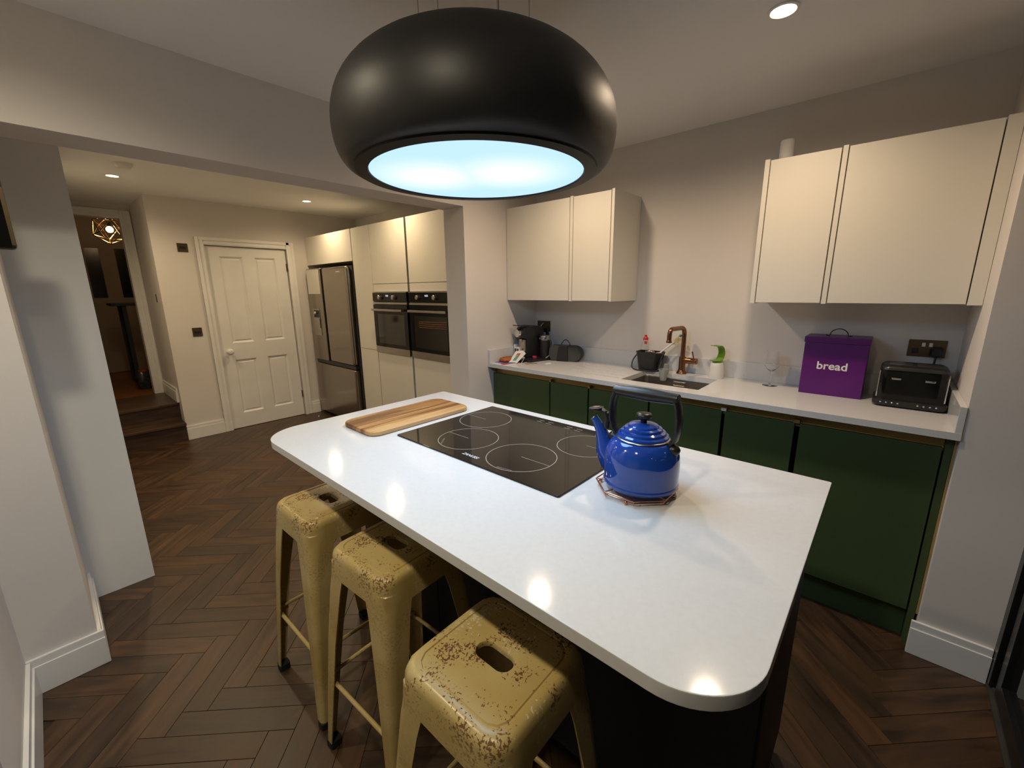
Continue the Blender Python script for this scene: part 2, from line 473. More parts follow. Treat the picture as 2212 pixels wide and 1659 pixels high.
def text_mb(body, size, extrude=0.001, bold=0.0, shear=0.0, space=1.0):
    cu = bpy.data.curves.new('lettering', 'FONT')
    cu.body, cu.size, cu.extrude, cu.offset, cu.shear, cu.space_character = body, size, extrude, bold, shear, space
    cu.align_x, cu.align_y = 'CENTER', 'CENTER'
    ob = bpy.data.objects.new('lettering', cu)
    COL.objects.link(ob)
    dg = bpy.context.evaluated_depsgraph_get()
    me = bpy.data.meshes.new_from_object(ob.evaluated_get(dg))
    mb = MB().add([tuple(v.co) for v in me.vertices], [tuple(p.vertices) for p in me.polygons])
    bpy.data.objects.remove(ob); bpy.data.curves.remove(cu); bpy.data.meshes.remove(me)
    return mb

def lamp_light(kind, parent, loc, grp, **k):
    ld = bpy.data.lights.new('lamp_light', kind)
    c_ = LAMPS[grp]
    ld.energy = max(c_)
    ld.color = tuple(v / max(max(c_), 1e-9) for v in c_)
    for a, v in k.items(): setattr(ld, a, v)
    o = bpy.data.objects.new('lamp_light', ld)
    COL.objects.link(o)
    o.parent = parent
    o.location = loc
    return o

# ------------------------------------------------------------------ levels and planes of the room
CT = 0.94                                   # worktop height
XL, XR, YB, ZC = -2.17, 0.248, 2.71, 2.362  # kitchen left wall, right return, back wall, ceiling
YC, YP = 2.143, 2.15                        # counter front, right pier front
XB2, ZBM, YPE = -2.37, 2.0, 1.952           # beam back face, beam underside, pier reveal
XD, ZC2 = -5.208, 2.354                     # door wall, second ceiling
XG = 0.452                                  # glazed door plane
YBB = 2.86                                  # wall behind the tall units

# ------------------------------------------------------------------ room shell
struct('wall_back', B(XB2, XG + 0.1, YB, YB + 0.1, 0, ZC), m_wall, 'taupe painted wall behind the sink counter')
struct('wall_pier', B(XB2, XL, YPE, YB, 0, ZC), m_wall, 'painted wall stub between oven towers and sink counter')
struct('ceiling_beam', B(XB2, XL, -0.065, YPE, ZBM, ZC), m_wall, 'deep painted beam over the wide opening to the door side')
struct('wall_right', B(XR, XG + 0.02, YP, YB, 0, ZC), m_wall, 'painted wall end between counter and glazed door')
struct('wall_left', B(-2.737, -2.205, -0.256, -0.065, 0, ZC), m_wall, 'painted wall corner with deep white skirting at the left edge')
struct('wall_front', B(-2.737, -1.5, -0.45, -0.256, 0, ZC), m_wall, 'painted wall running back beside the camera')
struct('wall_nook', B(-1.6, -1.5, -1.7, -0.45, 0, ZC), m_wall, 'painted wall of the room behind the camera')
struct('wall_rear', B(-1.6, XG + 0.1, -1.8, -1.7, 0, ZC), m_wall, 'painted wall at the far end behind the camera')
struct('wall_panel', B(-6.0, -2.737, -0.256, 0.172, 0, ZC2), m_panel, 'tall plain white wall end left of the steps')
struct('wall_tall', B(XD - 0.1, XB2, YBB, YBB + 0.1, 0, ZC2), m_wall, 'painted wall behind the fridge and oven towers')
dw = MB().box(-6.1, XD, 0.80, 1.205, 0, ZC2).box(XD - 0.12, XD, 1.977, YBB, 0, ZC2).box(XD - 0.12, XD, 1.205, 1.977, 1.94, ZC2)
struct('wall_door', dw, m_wall, 'painted wall holding the white panelled door')
hw = MB().box(-6.1, -6.0, -0.256, 0.172, 0, ZC2).box(-6.1, -6.0, 0.172, 0.80, 2.222, ZC2).box(-6.1, -6.0, 0.704, 0.80, 0.38, 2.222)
struct('wall_steps', hw, m_wall, 'painted wall with the hall doorway at the top of the steps')
struct('ceiling', B(XB2, XG + 0.1, -1.8, YB + 0.1, ZC, ZC + 0.08), m_ceil, 'off white kitchen ceiling')
struct('ceiling_rear', B(-6.1, XB2, -0.256, YBB + 0.1, ZC2, ZC2 + 0.08), m_ceil, 'off white ceiling over the door side')

# hall beyond the steps
HZ = 0.37
struct('hall_floor', B(-9.0, -5.99, -1.2, 2.6, HZ - 0.05, HZ), m_hallwood, 'orange brown wooden hall floor beyond the steps')
hb = MB().box(-9.1, -9.0, -1.2, 2.6, HZ, 2.95).box(-9.0, -6.1, -1.3, -1.2, HZ, 2.95).box(-9.0, -6.1, 2.6, 2.7, HZ, 2.95)
hb.box(-6.1, -6.09, -1.2, -0.256, HZ, 2.95).box(-6.1, -6.09, 0.9, 2.6, HZ, 2.95).box(-6.1, -6.09, -0.26, 0.9, ZC2 + 0.08, 2.95)
struct('wall_hall', hb, m_hallwall, 'dim brownish hall walls')
struct('ceiling_hall', B(-9.0, -6.09, -1.2, 2.6, 2.95, 3.0), m_hallwall, 'dim hall ceiling')

def skirting(name, label, x0, x1, y0, y1, z0=0.0, ax='Y', sgn=1):
    """Board on a wall: ax is the axis it is thin along, sgn the side it faces."""
    mb = MB()
    t = 0.019
    if ax == 'Y':
        a, b, c = y0, y0 + sgn * t, y0 + sgn * t * 0.7
        mb.box(x0, x1, a, b, z0, z0 + 0.116); mb.box(x0, x1, a, c, z0 + 0.116, z0 + 0.146)
    else:
        a, b, c = x0, x0 + sgn * t, x0 + sgn * t * 0.7
        mb.box(a, b, y0, y1, z0, z0 + 0.116); mb.box(a, c, y0, y1, z0 + 0.116, z0 + 0.146)
    return struct(name, mb, m_trim, label, bevel=0.0025)
skirting('baseboard_right', 'white skirting board on the wall end by the glazed door', XR - 0.019, XG, YP, 0, ax='Y', sgn=-1)
skirting('baseboard_left', 'white skirting board on the left wall corner', -2.205, 0, -0.256, -0.046, ax='X', sgn=1)
skirting('baseboard_front', 'white skirting board running back beside the camera', -2.186, -1.5, -0.256, 0, ax='Y', sgn=1)
skirting('baseboard_nook', 'white skirting on the return of the left wall corner', -2.737, -2.205, -0.065, 0, ax='Y', sgn=1)
skirting('baseboard_door', 'white skirting between the steps and the panelled door', XD, 0, 0.80, 1.132, ax='X', sgn=1)
skirting('baseboard_fridge', 'short white skirting between the panelled door and fridge', XD, 0, 2.06, 2.16, ax='X', sgn=1)
skirting('baseboard_steps', 'white skirting beside the top step', -5.995, -5.30, 0.80, 0, z0=0.382, ax='Y', sgn=-1)

# steps up to the hall
st = thing('steps', 'two dark oak steps rising to the hall doorway', 'steps', (-5.5, 0.5, 0))
build('riser', B(-5.36, -5.19, 0.173, 0.799, 0.0, 0.168), m_step, st)
build('tread', B(-5.345, -5.145, 0.173, 0.799, 0.168, 0.193), m_step, st, bevel=0.004)
build('riser', B(-5.50, -5.345, 0.173, 0.799, 0.193, 0.355), m_step, st)
build('tread', B(-5.999, -5.315, 0.173, 0.799, 0.355, 0.381), m_step, st, bevel=0.004)
build('core', B(-5.995, -5.50, 0.175, 0.797, 0.0, 0.355), m_step, st)

# hall door frame (architrave) facing the steps
def moulding_y(mb, y0, y1, z0, z1, x, t=0.022):
    """upright architrave on a wall facing +X, thin along X, stepped in profile"""
    w_ = y1 - y0
    mb.box(x, x + t * 0.6, y0, y1, z0, z1)
    mb.box(x, x + t, y0 + w_ * 0.58, y1, z0, z1)
    mb.box(x, x + t * 0.82, y0 + w_ * 0.08, y0 + w_ * 0.34, z0, z1)
def moulding_z(mb, y0, y1, z0, z1, x, t=0.022):
    h_ = z1 - z0
    mb.box(x, x + t * 0.6, y0, y1, z0, z1)
    mb.box(x, x + t, y0, y1, z0 + h_ * 0.58, z1)
    mb.box(x, x + t * 0.82, y0, y1, z0 + h_ * 0.08, z0 + h_ * 0.34)
mb = MB(); moulding_y(mb, 0.704, 0.79, 0.382, 2.30, -6.0); moulding_z(mb, 0.173, 0.704, 2.222, 2.30, -6.0)
struct('trim_1', mb, m_trim, 'white moulded frame of the hall doorway', bevel=0.003)
single('strike_plate', B(-5.47, -5.445, 0.7955, 0.80, 1.385, 1.465), m_bronze, 'small bronze catch plate on the wall beside the steps', 'plate', bevel=0.001)

# white four panel door
d1 = thing('door_1', 'closed white four panel door with round knob', None, (XD, 1.59, 0), kind='structure')
YD0, YD1, ZD = 1.211, 1.971, 1.934
leaf = MB()
XF = XD - 0.018                     # face of stiles
def dbox(y0, y1, z0, z1): leaf.box(XF - 0.035, XF, y0, y1, z0, z1)
pan = [(1.326, 1.537, 0.942, 1.838), (1.648, 1.861, 0.942, 1.838), (1.326, 1.537, 0.167, 0.761), (1.648, 1.861, 0.167, 0.761)]
dbox(YD0, 1.326, 0.005, ZD); dbox(1.861, YD1, 0.005, ZD); dbox(1.537, 1.648, 0.005, ZD)
for (y0, y1) in ((1.326, 1.537), (1.648, 1.861)):
    dbox(y0, y1, 1.838, ZD); dbox(y0, y1, 0.761, 0.942); dbox(y0, y1, 0.005, 0.167)
build('leaf', leaf, m_trim, d1, smooth=0)
for (y0, y1, z0, z1) in pan:
    mb = MB()
    i1, i2 = 0.010, 0.042
    def lp(i, x): return [(x, y0 + i, z0 + i), (x, y1 - i, z0 + i), (x, y1 - i, z1 - i), (x, y0 + i, z1 - i)]
    mb.loft([lp(0, XF - 0.034), lp(0, XF - 0.001), lp(0.004, XF - 0.003), lp(0.016, XF - 0.015), lp(0.020, XF - 0.016), lp(0.034, XF - 0.008), lp(0.036, XF - 0.008)])
    build('panel', mb, m_trim, d1, smooth=0)
mb = MB(); moulding_y(mb, 2.06, 1.977, 0, 2.015, XD); 
mb2 = MB(); w0 = [(1.132, 1.205)]
mb.box(XD, XD + 0.013, 1.132, 1.205, 0, 2.015); mb.box(XD, XD + 0.022, 1.132, 1.163, 0, 2.015); mb.box(XD, XD + 0.018, 1.178, 1.198, 0, 2.015)
mb.box(XD, XD + 0.013, 1.205, 1.977, 1.94, 2.015); mb.box(XD, XD + 0.022, 1.163, 2.03, 1.984, 2.015); mb.box(XD, XD + 0.018, 1.198, 1.984, 1.946, 1.966)
build('architrave', mb, m_trim, d1, bevel=0.003)
kb = MB().lathe([(0.026, 0.0), (0.026, 0.006), (0.011, 0.010), (0.011, 0.026), (0.022, 0.032), (0.031, 0.044), (0.030, 0.056), (0.018, 0.066), (0.002, 0.068)], (XF, 1.285, 0.857), 24, axis='X')
build('knob', kb, m_white, d1)
for z in (1.70, 0.22):
    build('hinge', B(XF - 0.002, XF + 0.012, 1.966, 1.984, z, z + 0.085), m_bronze, d1, bevel=0.002)
ds = single('door_stop', MB().lathe([(0.016, 0), (0.016, 0.018), (0.012, 0.026), (0.004, 0.03)], (-4.93, 2.02, 0), 16), m_chrome, 'small round metal door stop on the floor by the fridge', 'door stop')

# ------------------------------------------------------------------ herringbone floor
fl = thing('floor', 'dark stained oak herringbone floor', None, (0, 0, 0), kind='structure')
build('floor_base', B(XD - 0.12, XG + 0.1, -1.8, YBB + 0.1, -0.06, -0.006), m_joint, fl)
PW, NL = 0.0865, 5
PL = PW * NL
ang = math.radians(45.0)
ca, sa = math.cos(ang), math.sin(ang)
def uv2xy(u, v): return (ca * u - sa * v - 2.25, sa * u + ca * v + 0.036)
def in_room(x, y):
    if not (-5.25 < x < XG + 0.05 and -1.75 < y < 2.9): return False
    if x < -1.55 and y < -0.2: return False
    if x < -2.75 and y < 0.12: return False
    if -5.25 < x < XL and y > 2.35: return False
    if XL <= x and y > 2.42: return False
    return True
def hidden(x, y):
    # under the island base, or behind the island top as seen from the camera
    if -1.62 < x < -0.16 and 0.93 < y < 1.27: return True
    t = (CAM_H - CT) / CAM_H
    ix, iy = x * t, y * t
    return -1.70 < ix < -0.10 and 0.55 < iy < 1.36
cand = []
rng = 78
for i in range(-rng, rng):
    for j in range(-8, 9):
        for o_ in (0, 1):
            if o_ == 0: u0, v0, du, dv = i + 2 * NL * j, i, NL, 1
            else: u0, v0, du, dv = i, i + 1 + 2 * NL * j, 1, NL
            cx, cy = uv2xy((u0 + du / 2) * PW, (v0 + dv / 2) * PW)
            ends = [uv2xy((u0 + a * du) * PW, (v0 + b_ * dv) * PW) for a in (0.1, 0.5, 0.9) for b_ in (0.1, 0.5, 0.9)]
            ins = [e for e in ends if in_room(*e)]
            if not ins: continue
            score = 0.0
            for e in ins:
                p = project((e[0], e[1], 0))
                if p and -20 < p[0] < 2232 and -20 < p[1] < 1679 and not hidden(*e):
                    score += 1.0 / (p[2] ** 3)
            cand.append((score, cx, cy, o_))
cand.sort(reverse=True)
tints = [(0.52, 0.53, 0.57), (0.62, 0.61, 0.60), (0.70, 0.67, 0.63), (0.80, 0.74, 0.68), (0.92, 0.83, 0.72), (0.64, 0.59, 0.54), (0.76, 0.66, 0.55), (0.56, 0.52, 0.48)]
def plank_geo():
    g, c = 0.0003, 0.0010
    a, b_ = PL / 2 - g, PW / 2 - g
    v = [(-a, -b_, -0.012), (a, -b_, -0.012), (a, b_, -0.012), (-a, b_, -0.012), (-a, -b_, -0.0016), (a, -b_, -0.0016), (a, b_, -0.0016), (-a, b_, -0.0016),
         (-a + c, -b_ + c, 0), (a - c, -b_ + c, 0), (a - c, b_ - c, 0), (-a + c, b_ - c, 0)]
    f = [(8, 9, 10, 11)]
    for k in range(4):
        n_ = (k + 1) % 4
        f += [(k, n_, 4 + n_, 4 + k), (4 + k, 4 + n_, 8 + n_, 8 + k)]
    return v, f
pv, pf = plank_geo()
pmesh = []
for t in tints:
    me = bpy.data.meshes.new('plank')
    me.from_pydata(pv, [], pf)
    ca_ = me.color_attributes.new('tint', 'FLOAT_COLOR', 'POINT')
    for d in ca_.data: d.color = (*t, 1)
    me.materials.append(m_plank)
    pmesh.append(me)
rest_v, rest_f, rest_c = [], [], []
nplank = 0
for (sc, cx, cy, o_) in cand:
    ti = random.randrange(len(tints))
    rz = ang + (PI / 2 if o_ else 0) + (PI if random.random() < 0.5 else 0)
    dz = random.uniform(-0.0006, 0.0)
    if nplank < 300 and sc > 0:
        o = bpy.data.objects.new('plank', pmesh[ti])
        COL.objects.link(o)
        o.parent = fl
        o.location = (cx, cy, dz); o.rotation_euler = (0, 0, rz)
        nplank += 1
    else:
        k0 = len(rest_v)
        cr_, sr_ = math.cos(rz), math.sin(rz)
        rest_v += [(cx + cr_ * p[0] - sr_ * p[1], cy + sr_ * p[0] + cr_ * p[1], p[2] + dz) for p in pv]
        rest_f += [tuple(k0 + i for i in q) for q in pf]
        rest_c += [tints[ti]] * len(pv)
me = bpy.data.meshes.new('plank_field')
me.from_pydata(rest_v, [], rest_f)
ca_ = me.color_attributes.new('tint', 'FLOAT_COLOR', 'POINT')
for d, c in zip(ca_.data, rest_c): d.color = (*c, 1)
me.materials.append(m_plank)
o = bpy.data.objects.new('plank_field', me); COL.objects.link(o); o.parent = fl; o['kind'] = 'stuff'

# ------------------------------------------------------------------ ceiling downlights
m_lens = emit('downlight_lens', (1.0, 0.80, 0.52), 14.0)
def downlight(x, y, z, label, grp='main', r=0.037):
    t = thing('downlight', label, 'downlight', (x, y, z), group='recessed ceiling downlights')
    build('trim_ring', MB().lathe([(r * 1.28, 0.0), (r * 1.28, -0.003), (r * 1.05, -0.005), (r * 0.98, -0.002), (r * 0.95, 0.0)], (0, 0, 0), 32, False, False), m_trim, t, local=True)
    build('lens', MB().lathe([(r * 0.96, -0.0005), (r * 0.9, -0.0035), (0.001, -0.004)], (0, 0, 0), 32, False, True), m_lens, t, local=True)
    lamp_light('SPOT', t, (0, 0, -0.02), grp, spot_size=math.radians(164), spot_blend=0.85, shadow_soft_size=0.042)
    return t
downlight(-0.408, 1.82, ZC, 'lit recessed downlight in the kitchen ceiling right of the hood')
downlight(-1.443, 1.84, ZC, 'recessed downlight hidden behind the hood above the sink aisle')
downlight(-0.40, -0.16, ZC, 'recessed downlight above the camera nearest the glazed door', 'rear')
downlight(-1.44, -0.14, ZC, 'recessed downlight above the bar stools side of the island', 'rear')
downlight(-4.586, 0.548, ZC2, 'lit recessed downlight in front of the steps', 'back')
downlight(-4.50, 1.965, ZC2, 'lit recessed downlight in front of the fridge', 'back')
downlight(-3.21, 1.92, ZC2, 'recessed downlight in front of the oven towers', 'back')
downlight(-3.21, 0.55, ZC2, 'recessed downlight between the steps and the wide opening', 'back')
single('smoke_alarm', MB().lathe([(0.05, 0.0), (0.05, -0.018), (0.038, -0.032), (0.002, -0.034)], (-4.12, 0.56, ZC2), 28), m_white, 'small round white smoke alarm on the ceiling beside a downlight', 'smoke alarm')

# ------------------------------------------------------------------ glazed sliding door at the right
gd = thing('window_1', 'black framed glazed garden door at the right edge', None, (XG, 0.3, 0), kind='structure')
build('track', MB().box(XG, XG + 0.09, -1.69, YP, -0.004, 0.012).box(XG + 0.012, XG + 0.022, -1.69, YP, 0.012, 0.020).box(XG + 0.05, XG + 0.06, -1.69, YP, 0.012, 0.020), m_tape, gd)
build('head', B(XG, XG + 0.09, -1.69, YP, ZC - 0.12, ZC), m_frame, gd)
build('jamb', B(XG + 0.001, XG + 0.04, YP - 0.045, YP - 0.001, 0.02, ZC - 0.12), m_frame, gd, bevel=0.002)
for k, (y0, y1) in enumerate(((1.12, YP - 0.075), (0.10, 1.11), (-0.92, 0.09), (-1.69, -0.93))):
    fr = MB().box(XG + 0.012, XG + 0.06, y0, y0 + 0.05, 0.02, ZC - 0.12).box(XG + 0.012, XG + 0.06, y1 - 0.05, y1, 0.02, ZC - 0.12)
    fr.box(XG + 0.012, XG + 0.06, y0 + 0.05, y1 - 0.05, 0.02, 0.09).box(XG + 0.012, XG + 0.06, y0 + 0.05, y1 - 0.05, ZC - 0.19, ZC - 0.12)
    f_ = build('window_frame', fr, m_frame, gd, bevel=0.002)
    build('pane', B(XG + 0.030, XG + 0.040, y0 + 0.045, y1 - 0.045, 0.085, ZC - 0.185), m_pane, f_)

# ------------------------------------------------------------------ wall cabinets
UF, UZ0, UZ1 = 2.363, 1.392, 2.033
def wall_cab(label, x0, x1, dx0, dx1, panels):
    t = thing('wall_cabinet', label, 'cabinet', ((x0 + x1) / 2, (UF + YB) / 2, UZ0), group='cream wall cabinets over the counter')
    build('carcass', B(x0 + 0.001, x1 - 0.001, UF + 0.022, YB - 0.001, UZ0 + 0.003, UZ1 - 0.003), m_cab, t, bevel=0.001)
    build('door', B(dx0, dx1, UF, UF + 0.019, UZ0, UZ1), m_cab, t, bevel=0.0012)
    for (a, b_) in panels:
        build('end_panel', B(a, b_, UF, YB - 0.001, UZ0 - 0.004, UZ1 + 0.006), m_cab, t, bevel=0.001)
    return t
wall_cab('wide cream wall cabinet over the coffee machine', XL + 0.002, -1.612, XL + 0.004, -1.6200, [])
wall_cab('narrow cream wall cabinet at the open end left of the tap', -1.612, -1.303, -1.590, -1.3255, [(-1.6155, -1.5940), (-1.3215, -1.303)])
wall_cab('narrow cream wall cabinet with a white roll on top', -0.535, -0.248, -0.511, -0.2520, [(-0.535, -0.515)])
wall_cab('wide cream wall cabinet over the bread bin and toaster', -0.247, XR - 0.001, -0.2255, 0.203, [(-0.2475, -0.2295), (0.207, XR - 0.001)])

# ------------------------------------------------------------------ back counter: base units
YF = 2.195
units = [(-2.165, -1.643, 'green base cabinet below the coffee machine by the wall stub'),
         (-1.633, -1.345, 'narrow green base cabinet second from the wall stub'),
         (-1.335, -0.952, 'green base cabinet third from the wall stub below the drainer'),
         (-0.942, -0.568, 'green base cabinet below the tap and sink'),
         (-0.553, -0.260, 'green base cabinet below the wine glass'),
         (-0.240, 0.212, 'wide tall green base cabinet door below the toaster')]
for i, (x0, x1, lab) in enumerate(units):
    t = thing('base_cabinet', lab, 'cabinet', ((x0 + x1) / 2, 2.4, 0.12), group='green base cabinets under the back counter')
    zc1 = 0.70 if i in (2, 3) else 0.842
    build('carcass', B(x0 - 0.004, x1 + 0.004, YF + 0.066, YB - 0.001, 0.0, zc1), m_cabdark, t)
    build('door', B(x0, x1, YF, YF + 0.02, 0.150, 0.864), m_green, t, bevel=0.0015)
single('filler_panel', B(0.2175, 0.240, YF + 0.001, YB - 0.001, 0.0, 0.912), m_green, 'narrow green filler panel between the last base door and the wall end', 'panel', bevel=0.001)
single('brass_end_strip', B(0.2405, XR - 0.0005, YF - 0.004, YF + 0.03, 0.15, 0.912), m_brass, 'thin upright brass strip at the right end of the base cabinets', 'strip')
mb = MB()
prof = [(YF + 0.034, 0.912), (YF + 0.004, 0.912), (YF + 0.004, 0.905), (YF + 0.026, 0.902), (YF + 0.031, 0.890), (YF + 0.031, 0.870), (YF + 0.027, 0.858), (YF + 0.022, 0.855), (YF + 0.022, 0.845), (YF + 0.034, 0.845)]
mb.loft([[(XL + 0.002, y, z) for y, z in prof], [(0.2165, y, z) for y, z in prof]])
single('handle_rail', mb, m_brass, 'long brass finger rail under the back counter edge', 'rail', smooth=20)
for k, (x, z) in enumerate(((-0.5605, 0.867), (-0.254, 0.867), (-1.639, 0.866), (-1.340, 0.866))):
    big = k < 2
    lab = ['pale worn bracket at the rail joint under the soap side of the sink', 'brass bracket at the rail joint left of the widest green door', 'small brass bracket at the rail joint nearest the wall stub', 'small brass bracket at the second rail joint from the wall stub'][k]
    single('rail_bracket', B(x - (0.012 if big else 0.006), x + (0.012 if big else 0.006), YF + 0.002, YF + 0.03, z - 0.004, z + 0.012), m_white if k == 0 else m_brass, lab, 'bracket', bevel=0.001)
single('plinth', B(XL + 0.002, 0.2165, YF + 0.045, YF + 0.0635, 0.0, 0.146), m_green, 'long green plinth along the floor under the base cabinets', 'plinth', bevel=0.001)

# worktop with the sink opening and drainer grooves cut in
SX0, SX1, SY0, SY1 = -1.15, -0.706, 2.247, 2.585
gro = [2.272, 2.345, 2.418, 2.491, 2.556]
xs = [XL + 0.001, -1.585, -1.175, SX0, SX1, XR - 0.001]
ys = [YC, SY0, 2.266]
for g in gro:
    ys += [g - 0.0065, g + 0.0065]
ys = sorted(set([YC, SY0] + [v for g in gro for v in (g - 0.0065, g + 0.0065)] + [SY1, 2.69, YB - 0.001]))
def cell(ix, iy):
    xm, ym = (xs[ix] + xs[ix + 1]) / 2, (ys[iy] + ys[iy + 1]) / 2
    if SX0 < xm < SX1 and SY0 < ym < SY1: return None
    if -1.585 < xm < -1.175 and any(abs(ym - g) < 0.006 for g in gro): return CT - 0.006
    return CT
wt = MB()
zb = CT - 0.027
nx, ny = len(xs) - 1, len(ys) - 1
for ix in range(nx):
    for iy in range(ny):
        z = cell(ix, iy)
        if z is None: continue
        x0, x1, y0, y1 = xs[ix], xs[ix + 1], ys[iy], ys[iy + 1]
        wt.add([(x0, y0, z), (x1, y0, z), (x1, y1, z), (x0, y1, z)], [(0, 1, 2, 3)])
        wt.add([(x0, y0, zb), (x1, y0, zb), (x1, y1, zb), (x0, y1, zb)], [(3, 2, 1, 0)])
        for dx, dy, a, b_ in ((-1, 0, (x0, y1), (x0, y0)), (1, 0, (x1, y0), (x1, y1)), (0, -1, (x0, y0), (x1, y0)), (0, 1, (x1, y1), (x0, y1))):
            jx, jy = ix + dx, iy + dy
            zn = cell(jx, jy) if (0 <= jx < nx and 0 <= jy < ny) else None
            lo = zb if zn is None else zn
            if lo < z - 1e-6:
                wt.add([(a[0], a[1], lo), (b_[0], b_[1], lo), (b_[0], b_[1], z), (a[0], a[1], z)], [(0, 1, 2, 3)])
wk = thing('worktop', 'long white quartz worktop with drainer grooves along the back wall', 'worktop', (-0.96, 2.42, CT - 0.027))
build('slab', wt, m_quartz, wk, smooth=0)
single('upstand', B(XL + 0.021, XR - 0.021, 2.690, YB - 0.0005, CT, CT + 0.098), m_quartz, 'long white quartz upstand along the back wall behind the tap', 'upstand', bevel=0.0015)
single('upstand', B(XL + 0.0005, XL + 0.020, YC + 0.002, 2.7095, CT, CT + 0.098), m_quartz, 'short white quartz upstand against the wall stub by the letters', 'upstand', bevel=0.0015)
single('upstand', B(XR - 0.020, XR - 0.0005, YC + 0.002, 2.7095, CT, CT + 0.098), m_quartz, 'short white quartz upstand against the wall end right of the toaster', 'upstand', bevel=0.0015)

# sink
sk = thing('sink', 'undermounted dark stainless steel sink in the white worktop', 'sink', (-0.93, 2.416, 0.72))
def slp(i, z, r): return [(x, y, z) for x, y in rrect(SX0 + i, SX1 - i, SY0 + i, SY1 - i, r, 5)]
mb = MB().loft([slp(-0.012, zb - 0.0012, 0.02), slp(-0.002, zb - 0.0012, 0.02), slp(0.0, zb - 0.006, 0.02), slp(0.006, 0.755, 0.022), slp(0.022, 0.738, 0.02), slp(0.13, 0.735, 0.01)], False, True)
mb.loft([slp(-0.012, zb - 0.003, 0.02), slp(-0.004, zb - 0.012, 0.02), slp(0.003, 0.752, 0.022), slp(0.02, 0.735, 0.02), slp(0.13, 0.732, 0.01)], False, True)
build('bowl', mb, m_steel, sk, smooth=40)
ov = MB().loft([[(x, SY1 - 0.0075 - d, z) for x, z in rrect(-0.965 + e, -0.885 - e, 0.868 + e, 0.898 - e, 0.006)] for d, e in ((0, 0), (0.005, 0.001), (0.006, 0.004), (0.003, 0.006))])
build('overflow_plate', ov, m_steel, sk)
build('drain', MB().lathe([(0.045, 0.736), (0.045, 0.739), (0.034, 0.740), (0.03, 0.737), (0.002, 0.737)], (-0.93, 2.42, 0), 28), m_chrome, sk)

# tap
tp = thing('kitchen_tap', 'aged copper swan tap with side lever behind the sink', 'tap', (-0.938, 2.635, CT))
tx, ty = -0.938, 2.635
build('base', MB().lathe([(0.031, 0), (0.031, 0.004), (0.024, 0.016), (0.020, 0.03), (0.0195, 0.105), (0.0165, 0.107)], (tx, ty, CT), 28), m_copper, tp)
sp = rpoints([(tx, ty, CT + 0.10), (tx, ty, 1.228), (tx - 0.022, ty - 0.175, 1.228), (tx - 0.023, ty - 0.178, 1.165)], 0.045, 8)
build('spout', MB().tube(sp, 0.0135, 16), m_copper, tp, smooth=50)
build('aerator', MB().lathe([(0.0135, 0.016), (0.0165, 0.006), (0.0165, 0.0), (0.013, -0.001)], (tx - 0.023, ty - 0.178, 1.150), 20), m_copper, tp)
sd = build('mixer_body', MB().lathe([(0.016, 0.012), (0.0185, 0.024), (0.0185, 0.086), (0.016, 0.090), (0.002, 0.091)], (tx, ty, 1.025), 24, axis='X'), m_copper, tp)
build('lever', MB().tube([(tx + 0.068, ty, 1.040), (tx + 0.062, ty - 0.004, 1.068), (tx + 0.058, ty - 0.006, 1.084)], [0.0035, 0.0035, 0.0045], 10), m_copper, sd)

# ------------------------------------------------------------------ tall units on the door side
TF = 2.20
def tall_door(t, x0, x1, z0, z1, name='door'):
    return build(name, B(x0, x1, TF, TF + 0.02, z0, z1), m_cab, t, bevel=0.0012)
t = thing('fridge_bridge_cabinet', 'cream cabinet bridging over the tall fridge', 'cabinet', (-4.67, 2.5, 1.78))
build('carcass', B(XD + 0.002, -4.142, TF + 0.022, YBB - 0.001, 1.775, 2.078), m_cab, t)
tall_door(t, XD + 0.004, -4.144, 1.772, 2.080)
t = thing('larder_unit', 'narrow cream larder unit between fridge and ovens', 'cabinet', (-3.95, 2.5, 0))
build('carcass', B(-4.116, -3.788, TF + 0.022, YBB - 0.001, 0.10, 2.076), m_cabdark, t)
build('side_panel', B(-4.134, -4.118, TF + 0.004, YBB - 0.001, 0.0, 2.078), m_cab, t)
tall_door(t, -4.112, -3.792, 0.892, 2.080); tall_door(t, -4.112, -3.792, 0.105, 0.888)
for (x0, x1, lab) in ((-3.784, -3.203, 'cream oven tower on the left, beside the narrow larder'), (-3.183, -2.602, 'cream oven tower on the right, beside the wall stub')):
    t = thing('oven_tower', lab, 'cabinet', ((x0 + x1) / 2, 2.5, 0), group='cream oven towers')
    build('carcass', MB().box(x0 + 0.001, x1 - 0.001, TF + 0.022, YBB - 0.001, 0.10, 0.875).box(x0 + 0.001, x1 - 0.001, TF + 0.022, YBB - 0.001, 1.465, 2.076).box(x0 + 0.001, x0 + 0.017, TF + 0.022, YBB - 0.001, 0.875, 1.465).box(x1 - 0.017, x1 - 0.001, TF + 0.022, YBB - 0.001, 0.875, 1.465), m_cabdark, t)
    tall_door(t, x0 + 0.004, x1 - 0.004, 1.537, 2.080); tall_door(t, x0 + 0.004, x1 - 0.004, 1.462, 1.533, 'spacer_panel'); tall_door(t, x0 + 0.004, x1 - 0.004, 0.105, 0.880)
single('tall_filler', B(-2.600, XB2 - 0.001, TF + 0.004, TF + 0.03, 0.0, 2.078), m_cab, 'cream filler strip between the right oven tower and wall stub', 'panel')
single('tall_plinth', B(-4.116, -2.602, TF + 0.05, TF + 0.066, 0.0, 0.10), m_cab, 'cream plinth under the larder and oven towers', 'plinth')

